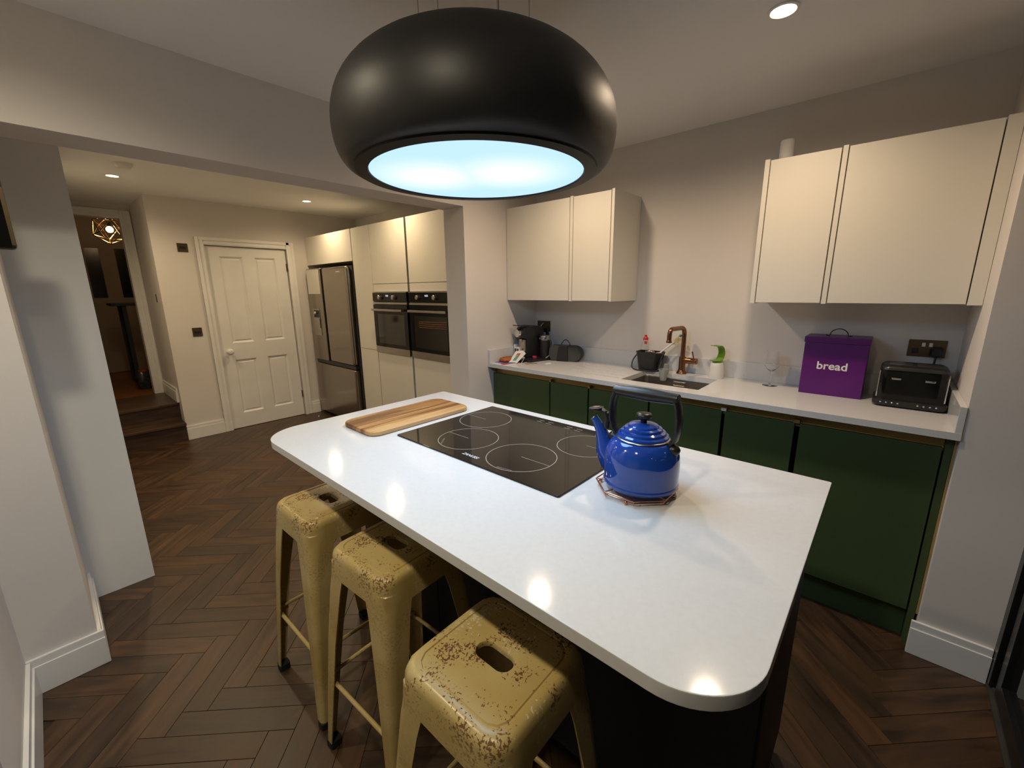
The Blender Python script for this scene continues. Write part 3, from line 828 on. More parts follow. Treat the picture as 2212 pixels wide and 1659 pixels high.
m_disp = emit('oven_clock_display', (0.75, 0.85, 1.0), 0.9)
def oven(label, x0, x1, lit):
    t = thing('oven', label, 'oven', ((x0 + x1) / 2, 2.4, 0.884), group='built in single ovens')
    y = TF - 0.018
    build('body', B(x0 + 0.018, x1 - 0.018, TF + 0.005, TF + 0.5, 0.890, 1.452), m_blackp, t)
    cp = build('control_panel', B(x0, x1, y, TF + 0.004, 1.374, 1.452), m_blackg, t, bevel=0.002)
    build('top_trim', B(x0, x1, y - 0.001, TF + 0.004, 1.4525, 1.459), m_steel, t)
    for fx in (0.25, 0.66):
        cx = x0 + (x1 - x0) * fx
        build('dial', MB().lathe([(0.021, 0.0), (0.020, -0.022), (0.016, -0.026), (0.002, -0.026)], (cx, y, 1.411), 20, axis='Y'), m_steel, cp)
    build('clock_display', text_mb('10:05', 0.022, 0.0004).xf(Matrix.Translation(((x0 + x1) / 2 - 0.03, y - 0.0008, 1.425)) @ Matrix.Rotation(PI / 2, 4, 'X')), m_disp, cp, smooth=0)
    build('vent_trim', B(x0, x1, y, TF + 0.004, 1.348, 1.366), m_steel, t, bevel=0.001)
    dr = build('oven_door', MB().box(x0, x1, y, TF + 0.004, 1.255, 1.342).box(x0, x0 + 0.055, y, TF + 0.004, 0.945, 1.255).box(x1 - 0.055, x1, y, TF + 0.004, 0.945, 1.255).box(x0 + 0.055, x1 - 0.055, y, TF + 0.004, 0.945, 0.975), m_blackg, t)
    build('oven_glass', B(x0 + 0.054, x1 - 0.054, y + 0.002, y + 0.008, 0.974, 1.256), m_ovenglass, dr)
    hb_ = MB().loft([[(x0 + 0.004 + e, y - 0.045 + d, 1.286), (x0 + 0.004 + e, y - 0.045 + d, 1.306)] for e, d in ((0, 0),)] * 2, False, False) if False else MB()
    hb_.box(x0 + 0.03, x1 - 0.03, y - 0.045, y - 0.030, 1.286, 1.306).box(x0 + 0.05, x0 + 0.062, y - 0.030, y, 1.289, 1.303).box(x1 - 0.062, x1 - 0.05, y - 0.030, y, 1.289, 1.303)
    build('handle', hb_, m_steel, dr, bevel=0.002)
    build('lower_trim', B(x0, x1, y, TF + 0.004, 0.884, 0.942), m_steel, t, bevel=0.001)
    if lit:
        rk = MB()
        for k in range(4): rk.tube([(x0 + 0.13, y - 0.0005, 1.205 - 0.016 * k), (x1 - 0.06, y - 0.0005, 1.213 - 0.018 * k)], 0.0016, 6)
        build('rack_painted_glow', rk, m_painted_glow, dr)  # orange bars on the window, painted glow, nothing emits
    return t
oven('built in oven on the left showing a dark window', -3.776, -3.211, False)
oven('built in oven on the right with orange rack bars coloured as if glowing', -3.175, -2.610, True)

# fridge freezer
fr = thing('fridge_freezer', 'tall dark steel french door fridge freezer with dispenser', 'fridge', (-4.68, 2.45, 0))
build('body', B(-5.150, -4.200, 2.222, 2.80, 0.02, 1.735), m_fridgeside, fr, bevel=0.006)
ld = build('door', B(-5.155, -4.803, 2.15, 2.217, 0.683, 1.728), m_fridge, fr, bevel=0.012, seg=4)
rd = build('door', B(-4.763, -4.206, 2.15, 2.217, 0.683, 1.728), m_fridge, fr, bevel=0.03, seg=5)
build('door_gap', B(-4.800, -4.766, 2.175, 2.219, 0.683, 1.726), m_blackp, fr)
build('drawer_front', B(-5.155, -4.206, 2.15, 2.217, 0.03, 0.640), m_fridge, fr, bevel=0.02, seg=4)
build('drawer_recess', B(-5.150, -4.210, 2.170, 2.219, 0.643, 0.681), m_blackp, fr)
dp = build('dispenser', B(-5.075, -4.895, 2.1465, 2.149, 0.975, 1.275), m_steel, ld)
build('dispenser_niche', B(-5.045, -4.905, 2.1445, 2.146, 1.180, 1.262), m_blackg, ld)
build('dispenser_spout', MB().lathe([(0.018, 0.0), (0.022, -0.022), (0.012, -0.034), (0.002, -0.035)], (-4.985, 2.140, 1.250), 16), m_chrome, ld)
build('dispenser_slot', B(-4.915, -4.900, 2.1445, 2.146, 1.06, 1.17), m_blackg, ld)
build('cream_rectangle', B(-5.135, -4.83, 2.1460, 2.149, 1.447, 1.715), m_cab, ld, label='plain cream rectangle at the top of the left fridge door')  # thin flat cream rectangle on the upper front of the left door
build('badge', B(-4.42, -4.33, 2.1488, 2.1498, 1.668, 1.678), m_print, rd)
for x in (-5.08, -4.27):
    build('foot', MB().lathe([(0.02, 0.0), (0.02, 0.02)], (x, 2.30, 0.0), 12), m_rubber, fr)

# ------------------------------------------------------------------ island
IX0, IX1, IY0, IY1 = -1.733, -0.059, 0.478, 1.374
ib = thing('island_cabinet', 'near black panelled island cabinet under the white island top', 'cabinet', (-0.9, 1.1, 0))
build('body', B(-1.700, -0.085, 0.862, 1.345, 0.095, zb), m_isle, ib, bevel=0.003)
build('plinth', B(-1.660, -0.125, 0.90, 1.30, 0.0, 0.095), m_isle, ib)
for k in range(3):
    x0 = -1.695 + k * 0.536
    build('panel', B(x0, x0 + 0.532, 0.846, 0.861, 0.10, zb - 0.001), m_isle, ib, bevel=0.0015)
    build('drawer_front', B(x0, x0 + 0.532, 1.346, 1.362, 0.10, 0.86), m_green, ib, bevel=0.0015)
ip = rrect(IX0, IX1, IY0, IY1, 0.1, 14, rs=(0.145, 0.125, 0.006, 0.006))
single('island_worktop', MB().prism(ip, zb + 0.0005, CT), m_quartz, 'white quartz island top with two rounded near corners', 'worktop', bevel=0.0022, seg=2)

# hob
hb_ = thing('induction_hob', 'black glass induction hob with four ringed zones on the island', 'hob', (-0.943, 1.06, CT))
HX0, HX1, HY0, HY1 = -1.312, -0.574, 0.810, 1.318
build('glass_plate', MB().prism(rrect(HX0, HX1, HY0, HY1, 0.006, 3), CT, CT + 0.005), m_hob, hb_, bevel=0.0015)
zt = CT + 0.0052
def zone(cx, cy, r, tick):
    mb = MB()
    n = 72
    vs, fs = [], []
    for i in range(n):
        a = 2 * PI * i / n
        vs += [(cx + (r - 0.0011) * math.cos(a), cy + (r - 0.0011) * math.sin(a), zt), (cx + (r + 0.0011) * math.cos(a), cy + (r + 0.0011) * math.sin(a), zt)]
        j = (i + 1) % n
        fs.append((2 * i, 2 * i + 1, 2 * j + 1, 2 * j))
    mb.add(vs, fs)
    x0, x1 = sorted((cx, cx + tick * r))
    mb.add([(x0, cy - 0.0008, zt), (x1, cy - 0.0008, zt), (x1, cy + 0.0008, zt), (x0, cy + 0.0008, zt)], [(0, 1, 2, 3)])
    zo = build('cooking_zone', mb, m_line, hb_, smooth=0)
    if tick > 0 and cy < 1.0 or cy < 1.0:
        lm = text_mb('INDUCTION', 0.008, 0.0, 0, 0, 1.3).xf(Matrix.Translation((cx + (0.02 if cx > -0.95 else -0.05), cy - r + (0.010 if cx > -0.95 else 0.03), zt + 0.0001)) @ Matrix.Rotation(0.15 if cx > -0.95 else -0.9, 4, 'Z'))
        build('zone_lettering', lm, m_line, zo, smooth=0)
zone(-1.190, 1.155, 0.106, -1); zone(-1.075, 0.955, 0.108, -1); zone(-0.818, 0.948, 0.113, 1); zone(-0.712, 1.165, 0.100, 1)
build('brand_lettering', text_mb('ZANUSSI', 0.0185, 0.0, 0.0004, 0.25, 0.95).xf(Matrix.Translation((-0.950, 0.8485, zt + 0.0002))), m_print, hb_, smooth=0)
mb = MB()
for k in range(10):
    x = -1.06 + 0.045 * k
    for y in (1.272, 1.290):
        if (k * 7 + int(y * 1000)) % 3: mb.add([(x, y, zt), (x + 0.026, y, zt), (x + 0.026, y + 0.0025, zt), (x, y + 0.0025, zt)], [(0, 1, 2, 3)])
build('control_marks', mb, m_line, hb_, smooth=0)

# chopping board
bd = MB().loft([[(x, y, z) for x, y in rrect(-1.592 + e, -1.352 - e, 0.735 + e, 1.222 - e, 0.045, 8)] for e, z in ((0.004, CT + 0.0005), (0.0, CT + 0.004), (0.0, CT + 0.015), (0.003, CT + 0.0185), (0.007, CT + 0.0195))])
single('chopping_board', bd, m_board, 'striped acacia chopping board lying beside the hob', 'chopping board', smooth=50)

# ------------------------------------------------------------------ trivet and kettle
KX, KY = -0.440, 0.995
tr = thing('trivet', 'copper wire trivet with faceted rim under the blue kettle', 'trivet', (KX, KY, CT))
def ngon(r, z, n=8, a0=PI / 8): return [(KX - 0.008 + r * math.cos(a0 + 2 * PI * k / n), KY - 0.008 + r * math.sin(a0 + 2 * PI * k / n), z) for k in range(n)]
build('upper_ring', MB().tube(ngon(0.105, CT + 0.016), 0.0018, 8, closed=True), m_wire, tr)
build('lower_ring', MB().tube(ngon(0.099, CT + 0.008), 0.0018, 8, closed=True), m_wire, tr)
for k in range(4):
    a, b_ = ngon(0.105, CT + 0.016)[k], ngon(0.105, CT + 0.016)[k + 4]
    build('cross_wire', MB().tube([a, b_], 0.0016, 8), m_wire, tr)
for k in range(0, 8):
    a, b_ = ngon(0.105, CT + 0.016)[k], ngon(0.099, CT + 0.008)[k]
    build('post', MB().tube([a, b_, (b_[0], b_[1], CT + 0.004)], 0.0015, 6), m_wire, tr)
for k in range(4):
    p = ngon(0.096, CT + 0.005, 4, 0.2)[k]
    build('foot', MB().ball(p, 0.0048, 10, 6), m_wire, tr)

kt = thing('kettle', 'glossy cobalt blue enamel stovetop kettle on a copper trivet', 'kettle', (KX, KY, CT + 0.018))
K0 = CT + 0.018
def kz(v): return K0 + v
body = [(0.070, 0.0), (0.086, 0.0), (0.0945, 0.004), (0.0965, 0.010), (0.0945, 0.015), (0.0935, 0.018), (0.0945, 0.022), (0.0955, 0.045), (0.0955, 0.070), (0.094, 0.086), (0.090, 0.100), (0.082, 0.114), (0.072, 0.124), (0.066, 0.128)]
build('body', MB().lathe([(r, kz(z)) for r, z in body], (KX, KY, 0), 64, True, True), m_blue, kt, smooth=60)
build('rim', MB().lathe([(0.060, kz(0.127)), (0.0665, kz(0.1275)), (0.0680, kz(0.130)), (0.0665, kz(0.1325)), (0.061, kz(0.133))], (KX, KY, 0), 64, False, False), m_steel, kt, smooth=60)
lid = [(0.0645, 0.131), (0.0655, 0.134), (0.064, 0.138), (0.0580, 0.141), (0.0575, 0.1435), (0.056, 0.147), (0.049, 0.150), (0.0485, 0.1525), (0.047, 0.156), (0.039, 0.159), (0.0385, 0.1612), (0.036, 0.164), (0.022, 0.168), (0.010, 0.169)]
ldo = build('lid', MB().lathe([(r, kz(z)) for r, z in lid], (KX, KY, 0), 64, True, True), m_blue, kt, smooth=25)
build('knob', MB().lathe([(0.0085, kz(0.167)), (0.008, kz(0.175)), (0.012, kz(0.179)), (0.0195, kz(0.183)), (0.0205, kz(0.188)), (0.0185, kz(0.193)), (0.010, kz(0.195)), (0.001, kz(0.195))], (KX, KY, 0), 32), m_blackp, ldo, smooth=60)
# spout towards -X
spp = [(-0.062, 0.035), (-0.088, 0.048), (-0.105, 0.070), (-0.114, 0.098), (-0.124, 0.124), (-0.139, 0.146), (-0.146, 0.154)]
srad = [(0.034, 0.046), (0.031, 0.040), (0.025, 0.031), (0.019, 0.022), (0.0145, 0.016), (0.0105, 0.0115), (0.0095, 0.0105)]
loops = []
for (x, z), (rw, rh), k in zip(spp, srad, range(len(spp))):
    a, b_ = spp[max(k - 1, 0)], spp[min(k + 1, len(spp) - 1)]
    tn = Vector((b_[0] - a[0], 0, b_[1] - a[1])).normalized()
    nn = Vector((-tn.z, 0, tn.x))
    loops.append([tuple(Vector((KX + x, KY, kz(z))) + rh * math.cos(q) * nn + rw * math.sin(q) * Vector((0, 1, 0))) for q in [2 * PI * i / 24 for i in range(24)]])
spo = build('spout', MB().loft(loops, True, True), m_blue, kt, smooth=60)
build('spout_rim', MB().tube(loops[-1], 0.0012, 6, closed=True), m_steel, spo)
# whistle: round flap on a clip above the spout
wh = build('whistle', MB().lathe([(0.002, 0.0), (0.0195, 0.001), (0.0215, 0.004), (0.0205, 0.008), (0.012, 0.0095), (0.001, 0.0095)], (0, 0, 0), 28).xf(Matrix.Translation((KX - 0.139, KY, kz(0.176))) @ Matrix.Rotation(-0.12, 4, 'Y')), m_blackp, kt, smooth=50)
build('whistle_disc', MB().lathe([(0.010, 0.009), (0.010, 0.0105), (0.001, 0.011)], (0, 0, 0), 20, False, True).xf(Matrix.Translation((KX - 0.139, KY, kz(0.176))) @ Matrix.Rotation(-0.12, 4, 'Y')), m_steel, wh)
build('whistle_arm', MB().tube([(KX - 0.122, KY, kz(0.180)), (KX - 0.106, KY, kz(0.174)), (KX - 0.095, KY, kz(0.176)), (KX - 0.088, KY, kz(0.186))], [0.007, 0.006, 0.005, 0.004], 10), m_blackp, wh)
build('whistle_clip', MB().tube([(KX - 0.112, KY, kz(0.178)), (KX - 0.104, KY, kz(0.160)), (KX - 0.108, KY, kz(0.142)), (KX - 0.106, KY, kz(0.130))], [0.008, 0.010, 0.010, 0.008], 10), m_blackp, wh)
# handle: two flat arms and a swelling grip along X
def arm(sg):
    pts = [(0.070, 0.122), (0.083, 0.140), (0.089, 0.165), (0.090, 0.195), (0.086, 0.222), (0.080, 0.240)]
    lo = []
    for k, (x, z) in enumerate(pts):
        a, b_ = pts[max(k - 1, 0)], pts[min(k + 1, 5)]
        tn = Vector((b_[0] - a[0], 0, b_[1] - a[1])).normalized(); nn = Vector((tn.z, 0, -tn.x))
        th, wd = 0.0065, [0.012, 0.0155, 0.0175, 0.0175, 0.0165, 0.015][k]
        c = Vector((x, 0, z))
        ring = [c + nn * th * math.cos(q) * 1.1 + Vector((0, 1, 0)) * wd * math.sin(q) for q in [2 * PI * i / 16 for i in range(16)]]
        lo.append([(KX + sg * p.x, KY + p.y, kz(p.z)) for p in ring])
    return MB().loft(lo)
for sg in (-1, 1):
    build('handle_arm', arm(sg), m_blackp, kt, smooth=60)
    build('bracket', MB().ball((KX + sg * 0.082, KY, kz(0.113)), 0.016, 16, 10, 0.9), m_blackp, kt, smooth=60)
build('grip', MB().lathe([(0.0120, -0.086), (0.0138, -0.084), (0.0142, -0.06), (0.0160, -0.03), (0.0170, 0.0), (0.0160, 0.03), (0.0142, 0.06), (0.0138, 0.084), (0.0120, 0.086)], (KX, KY, kz(0.243)), 24, axis='X'), m_blackp, kt, smooth=60)

# ------------------------------------------------------------------ island extractor hood
HC = (-0.987, 0.953)
hd = thing('extractor_hood', 'large black rounded drum extractor hood glowing over the island', 'hood', (HC[0], HC[1], 1.80))
def hprof(Rm, zm, zt_, rb, zb_, rt, p=2.15, n=18):
    lo = [(rb + (Rm - rb) * math.cos(x) ** (2 / p), zm - (zm - zb_) * math.sin(x) ** (2 / p)) for x in [PI / 2 * (1 - k / n) for k in range(n + 1)]]
    hi = [(rt + (Rm - rt) * math.cos(x) ** (2 / p), zm + (zt_ - zm) * math.sin(x) ** (2 / p)) for x in [PI / 2 * k / n for k in range(1, n + 1)]]
    return lo + hi
hp = hprof(0.402, 1.905, 2.112, 0.352, 1.806, 0.10)
build('shell', MB().lathe([(0.338, 1.812), (0.345, 1.806)] + hp + [(0.002, 2.112)], (HC[0], HC[1], 0), 96, False, True), m_hood, hd, smooth=60)
build('base_ring', MB().lathe([(0.352, 1.8065), (0.351, 1.801), (0.3165, 1.799), (0.3145, 1.801), (0.3145, 1.812), (0.35, 1.812)], (HC[0], HC[1], 0), 96, False, False), m_hoodring, hd, smooth=30)
# frosted light panel with two LED modules behind it
m_hl = emit('frosted_light_panel', (0.55, 0.80, 1.0), 1.0)
n, l, b = nt(m_hl)
tc = n.new('ShaderNodeTexCoord')
def spot_node(x, y):
    d = n.new('ShaderNodeVectorMath'); d.operation = 'DISTANCE'
    mp = n.new('ShaderNodeMapping'); mp.inputs['Scale'].default_value = (1, 1, 0)
    l.new(tc.outputs['Object'], mp.inputs[0]); l.new(mp.outputs[0], d.inputs[0])
    d.inputs[1].default_value = (x, y, 0)
    r_ = n.new('ShaderNodeMapRange'); r_.interpolation_type = 'SMOOTHSTEP'
    r_.inputs[1].default_value = 0.0; r_.inputs[2].default_value = 0.23; r_.inputs[3].default_value = 1.0; r_.inputs[4].default_value = 0.0
    l.new(d.outputs['Value'], r_.inputs[0])
    return r_.outputs[0]
mxn = n.new('ShaderNodeMath'); mxn.operation = 'MAXIMUM'
l.new(spot_node(-0.115, -0.085), mxn.inputs[0]); l.new(spot_node(0.075, 0.055), mxn.inputs[1])
cr = n.new('ShaderNodeValToRGB')
cr.color_ramp.elements[0].color, cr.color_ramp.elements[1].color = (0.50, 0.77, 1.0, 1), (0.95, 1.0, 1.0, 1)
l.new(mxn.outputs[0], cr.inputs[0]); l.new(cr.outputs[0], b.inputs['Emission Color'])
b.inputs['Emission Strength'].default_value = 1.02
build('light_panel', MB().lathe([(0.314, 1.806), (0.3138, 1.8035), (0.002, 1.8035)], (HC[0], HC[1], 0), 96, True, True), m_hl, hd, smooth=30)
lamp_light('AREA', hd, (0, 0, 0.0026), 'hood', shape='DISK', size=0.61)
for dx, dy in ((-0.155, 0.03), (-0.10, 0.02), (0.07, 0.05), (0.155, 0.02)):
    q = Vector((HC[0], HC[1], 0)) + CR * dx * 1.0 + Vector((0, 0, 0))
    rr = math.hypot(q.x - HC[0], q.y - HC[1])
    build('suspension_wire', MB().tube([(q.x, q.y, 2.09), (q.x, q.y, ZC - 0.0005)], 0.0011, 6), m_steel, hd)
build('power_cable', MB().tube([(HC[0] + 0.045, HC[1] + 0.05, 2.10), (HC[0] + 0.047, HC[1] + 0.048, 2.24), (HC[0] + 0.042, HC[1] + 0.05, ZC - 0.0005)], 0.0028, 8), m_white, hd)

# ------------------------------------------------------------------ bar stools
SH = 0.730
def rloop(h, z, r, n=48):
    """square loop with rounded corners, vertices by equal angle so loops match"""
    out = []
    for i in range(n):
        a = 2 * PI * i / n
        c_, s_ = math.cos(a), math.sin(a)
        # rounded square by marching: intersect ray with rounded square
        lo_, hi_ = 0.0, h * 1.5
        for _ in range(24):
            m_ = (lo_ + hi_) / 2
            x, y = abs(m_ * c_), abs(m_ * s_)
            qx, qy = max(x - (h - r), 0), max(y - (h - r), 0)
            if math.hypot(qx, qy) < r and x <= h and y <= h: lo_ = m_
            else: hi_ = m_
        out.append((lo_ * c_, lo_ * s_, z))
    return out
def sloop(hx, hy, z, n=48):
    out = []
    for i in range(n):
        a = 2 * PI * i / n
        c_, s_ = math.cos(a), math.sin(a)
        lo_, hi_ = 0.0, hx * 1.5
        for _ in range(24):
            m_ = (lo_ + hi_) / 2
            x, y = abs(m_ * c_), abs(m_ * s_)
            if math.hypot(max(x - (hx - hy), 0), y) < hy: lo_ = m_
            else: hi_ = m_
        out.append((lo_ * c_, lo_ * s_, z))
    return out
def make_stool(label, loc, rz):
    t = thing('bar_stool', label, 'stool', loc, rz, group='mustard metal bar stools along the island')
    lp = [rloop(0.1475, SH - 0.082, 0.040), rloop(0.1455, SH - 0.045, 0.040), rloop(0.1440, SH - 0.043, 0.042), rloop(0.1430, SH - 0.022, 0.044), rloop(0.1400, SH - 0.010, 0.045), rloop(0.1345, SH - 0.003, 0.045), rloop(0.1270, SH, 0.043),
          rloop(0.1170, SH - 0.0003, 0.036), rloop(0.1155, SH - 0.0030, 0.035), rloop(0.1125, SH - 0.0032, 0.034), rloop(0.1105, SH - 0.0006, 0.033), rloop(0.085, SH - 0.0012, 0.03),
          sloop(0.058, 0.034, SH - 0.0015), sloop(0.047, 0.023, SH - 0.0025), sloop(0.045, 0.021, SH - 0.006), sloop(0.045, 0.021, SH - 0.014),
          rloop(0.10, SH - 0.010, 0.03), rloop(0.135, SH - 0.014, 0.04), rloop(0.1420, SH - 0.045, 0.038), rloop(0.1445, SH - 0.082, 0.038)]
    mb = MB().loft(lp, False, False, wrap=True)
    build('seat', mb, m_stool, t, local=True, smooth=40)
    for sx in (-1, 1):
        for sy in (-1, 1):
            loops = []
            for z, off, w_ in ((SH - 0.046, 0.1448, 0.098), (SH - 0.085, 0.1478, 0.086), (SH - 0.13, 0.1515, 0.078), (0.42, 0.1665, 0.060), (0.20, 0.181, 0.045), (0.025, 0.193, 0.034)):
                rc = 0.042 if w_ > 0.08 else (0.034 if w_ > 0.07 else (0.026 if w_ > 0.05 else 0.016))
                th = 0.0032
                outer = [(-w_, 0.0)] + [(-rc + rc * math.sin(PI / 2 * k / 6), -rc + rc * math.cos(PI / 2 * k / 6)) for k in range(7)] + [(0.0, -w_)]
                inner = [(-th, -w_)] + [(-rc + (rc - th) * math.sin(PI / 2 * k / 6), -rc + (rc - th) * math.cos(PI / 2 * k / 6)) for k in range(6, -1, -1)] + [(-w_, -th)]
                ring = [(sx * (off + p[0]), sy * (off + p[1]), z) for p in outer + inner]
                loops.append(ring)
            lg = build('leg', MB().loft(loops), m_stool, t, local=True, smooth=40)
            ft = MB().loft([[(sx * (0.1945 + p[0]), sy * (0.1945 + p[1]), z) for p in rrect(-0.038, 0, -0.038, 0, 0.008, 3)] for z in (0.0, 0.024)])
            build('foot', ft, m_rubber, lg, local=True)
    zr = 0.262
    for k in range(4):
        a = 0.1655
        e = [(-a, -a), (a, -a), (a, a), (-a, a)]
        p, q = e[k], e[(k + 1) % 4]
        zz = zr + (0.0 if k % 2 == 0 else 0.014)
        build('foot_rail', MB().tube([(p[0], p[1], zz), (q[0], q[1], zz)], 0.0065, 10), m_stool, t, local=True)
    return t
def copy_tree(o, parent=None):
    c = o.copy(); COL.objects.link(c)
    if parent is not None: c.parent = parent
    for ch in list(o.children): copy_tree(ch, c)
    return c
s1 = make_stool('chipped mustard metal bar stool farthest along the island, nearest the white door', (-1.447, 0.592, 0), 0.02)
s2 = copy_tree(s1); s2.location = (-1.020, 0.598, 0); s2.rotation_euler = (0, 0, 0.06)
s2['label'] = 'chipped mustard metal bar stool in the middle of the three'
s3 = copy_tree(s1); s3.location = (-0.514, 0.507, 0); s3.rotation_euler = (0, 0, 0.02)
s3['label'] = 'chipped mustard metal bar stool nearest the camera with worn seat and slot'

# ------------------------------------------------------------------ sockets and switches
def plate_y(name, label, x0, x1, z0, z1, cat):
    """wall plate on the back wall"""
    t = thing(name, label, cat, ((x0 + x1) / 2, YB, z0))
    build('plate', B(x0, x1, YB - 0.006, YB, z0, z1), m_bronze, t, bevel=0.0015)
    return t
t = plate_y('socket', 'bronze double socket on the wall above the toaster', 0.076, 0.204, 1.141, 1.219, 'socket')
for x in (0.128, 0.152): build('rocker', B(x - 0.006, x + 0.006, YB - 0.0095, YB - 0.006, 1.188, 1.206), m_white, t, bevel=0.001)
for x in (0.103, 0.174): build('pin_hole', B(x - 0.012, x + 0.012, YB - 0.0068, YB - 0.006, 1.155, 1.180), m_blackp, t)
pl = thing('plug', 'black mains plug with toaster cable in the right hand socket', 'plug', (0.174, YB - 0.02, 1.15))
build('plug_body', MB().loft([[(x, y, z) for x, z in rrect(0.174 - e, 0.174 + e, 1.166 - e, 1.166 + e, e * 0.6, 5)] for y, e in ((YB - 0.0062, 0.024), (YB - 0.028, 0.023), (YB - 0.038, 0.016))]), m_blackp, pl, smooth=40)
build('cable', MB().tube([(0.174, YB - 0.030, 1.145), (0.172, YB - 0.032, 1.11), (0.168, YB - 0.04, 1.03), (0.165, YB - 0.045, 0.96)], 0.004, 8), m_blackp, pl)
t = plate_y('socket', 'dark bronze double socket on the wall behind the coffee machine', -2.150, -2.022, 1.137, 1.220, 'socket')
for x in (-2.098, -2.074): build('rocker', B(x - 0.005, x + 0.005, YB - 0.0095, YB - 0.006, 1.190, 1.206), m_bronze, t, bevel=0.001)
build('pin_hole', B(-2.135, -2.112, YB - 0.0068, YB - 0.006, 1.150, 1.176), m_blackp, t)
pl = thing('plug', 'black mains plug under the white cable in the left hand socket', 'plug', (-2.050, YB - 0.02, 1.11))
build('plug_body', MB().box(-2.076, -2.030, YB - 0.034, YB - 0.0062, 1.110, 1.168), m_blackp, pl, bevel=0.005)
build('cable', MB().tube(rpoints([(-2.05, YB - 0.03, 1.115), (-2.03, YB - 0.04, 1.06), (-1.985, YB - 0.05, 1.03), (-1.98, YB - 0.05, 0.96)], 0.03), 0.004, 8), m_blackp, pl)
def plate_x(label, y0, y1, z0, z1, rock):
    t = thing('wall_switch', label, 'switch', (XD, (y0 + y1) / 2, z0))
    build('plate', B(XD, XD + 0.006, y0, y1, z0, z1), m_bronze, t, bevel=0.0015)
    ym, zm = (y0 + y1) / 2, (z0 + z1) / 2
    build('rocker', B(XD + 0.006, XD + 0.009, ym - rock, ym + rock, zm - 0.012, zm + 0.012), m_blackp, t, bevel=0.001)
plate_x('dark bronze switch plate high on the wall left of the panelled door', 0.988, 1.071, 1.861, 1.942, 0.024)
plate_x('dark bronze switch plate at hand height left of the panelled door', 0.991, 1.072, 1.043, 1.130, 0.026)

# ------------------------------------------------------------------ things on the back counter
# bread bin
bb = thing('bread_bin', 'purple metal bread bin lettered bread on the back counter', 'bread bin', (-0.18, 2.60, CT))
build('body', B(-0.304, -0.056, 2.520, 2.682, CT, 1.196), m_purple, bb, bevel=0.003)
lid_ = build('lid', B(-0.307, -0.053, 2.516, 2.686, 1.197, 1.226), m_purple, bb, bevel=0.003)
hp_ = [(-0.180 + 0.036 * math.cos(PI * k / 14), 2.600, 1.2275 + 0.034 * math.sin(PI * k / 14)) for k in range(15)]
build('handle', MB().tube([(-0.128, 2.600, 1.2285)] + hp_ + [(-0.232, 2.600, 1.2285)], 0.0022, 8), m_blackp, lid_)
build('lettering', text_mb('bread', 0.052, 0.0003, 0.0011, 0, 1.02).xf(Matrix.Translation((-0.183, 2.5188, 1.085)) @ Matrix.Rotation(PI / 2, 4, 'X')), m_paper, bb, smooth=0)

# toaster
ts = thing('toaster', 'black four slice toaster with chrome levers beside the bread bin', 'toaster', (0.108, 2.53, CT))
TX0, TX1, TY0, TY1 = -0.012, 0.222, 2.440, 2.625
build('base', MB().loft([[(x, y, z) for x, y in rrect(TX0 - e, TX1 + e, TY0 - e, TY1 + e, 0.03, 6)] for z, e in ((CT + 0.006, 0.0), (CT + 0.012, 0.004), (CT + 0.030, 0.004), (CT + 0.036, -0.004))]), m_blackp, ts, smooth=40)
build('body', MB().loft([[(x, y, z) for x, y in rrect(TX0 + e, TX1 - e, TY0 + e, TY1 - e, 0.028, 6)] for z, e in ((CT + 0.036, 0.006), (CT + 0.150, 0.006), (CT + 0.164, 0.009))]), m_blackg, ts, smooth=40)
tpp = build('top', MB().loft([[(x, y, z) for x, y in rrect(TX0 + e, TX1 - e, TY0 + e, TY1 - e, 0.028, 6)] for z, e in ((CT + 0.164, 0.007), (CT + 0.176, 0.010), (CT + 0.184, 0.020))]), m_blackp, ts, smooth=40)
for x in (TX0 + 0.035, TX0 + 0.125):
    for y in (TY0 + 0.055, TY0 + 0.105):
        build('slot', B(x, x + 0.075, y, y + 0.026, CT + 0.1842, CT + 0.1850), m_steel, tpp)
for x in (TX0 + 0.008, TX1 - 0.008):
    build('chrome_edge', B(x - 0.0022, x + 0.0022, TY0 + 0.020, TY0 + 0.028, CT + 0.04, CT + 0.158), m_chrome, ts)
for x in (0.052, 0.158):
    lv = build('lever', B(x - 0.016, x + 0.016, TY0 - 0.012, TY0 + 0.0055, CT + 0.126, CT + 0.135), m_chrome, ts, bevel=0.002)
for k in range(4):
    for x0 in (0.014, 0.134):
        build('button', MB().lathe([(0.0032, 0.0), (0.0032, -0.003), (0.001, -0.004)], (x0 + 0.019 * k, TY0 - 0.004, CT + 0.022), 12, axis='Y'), m_chrome, ts)
for x in (TX0 + 0.02, TX1 - 0.02):
    for y in (TY0 + 0.02, TY1 - 0.02):
        build('foot', MB().lathe([(0.009, 0), (0.009, 0.0065)], (x, y, CT), 12), m_rubber, ts)

# wine glass
gx, gy = -0.446, 2.598
wg = thing('wine_glass', 'clear empty wine glass standing left of the bread bin', 'glass', (gx, gy, CT))
pr = [(0.036, 0.0), (0.036, 0.0018), (0.012, 0.004), (0.0042, 0.010), (0.0036, 0.030), (0.0036, 0.072), (0.008, 0.080), (0.024, 0.092), (0.036, 0.112), (0.0375, 0.130), (0.034, 0.160), (0.0295, 0.190),
      (0.0285, 0.190), (0.033, 0.160), (0.0365, 0.130), (0.035, 0.113), (0.023, 0.0935), (0.006, 0.083), (0.0005, 0.082)]
build('bowl_and_stem', MB().lathe(pr, (gx, gy, CT + 0.0003), 40, True, True), m_glass, wg, smooth=60)

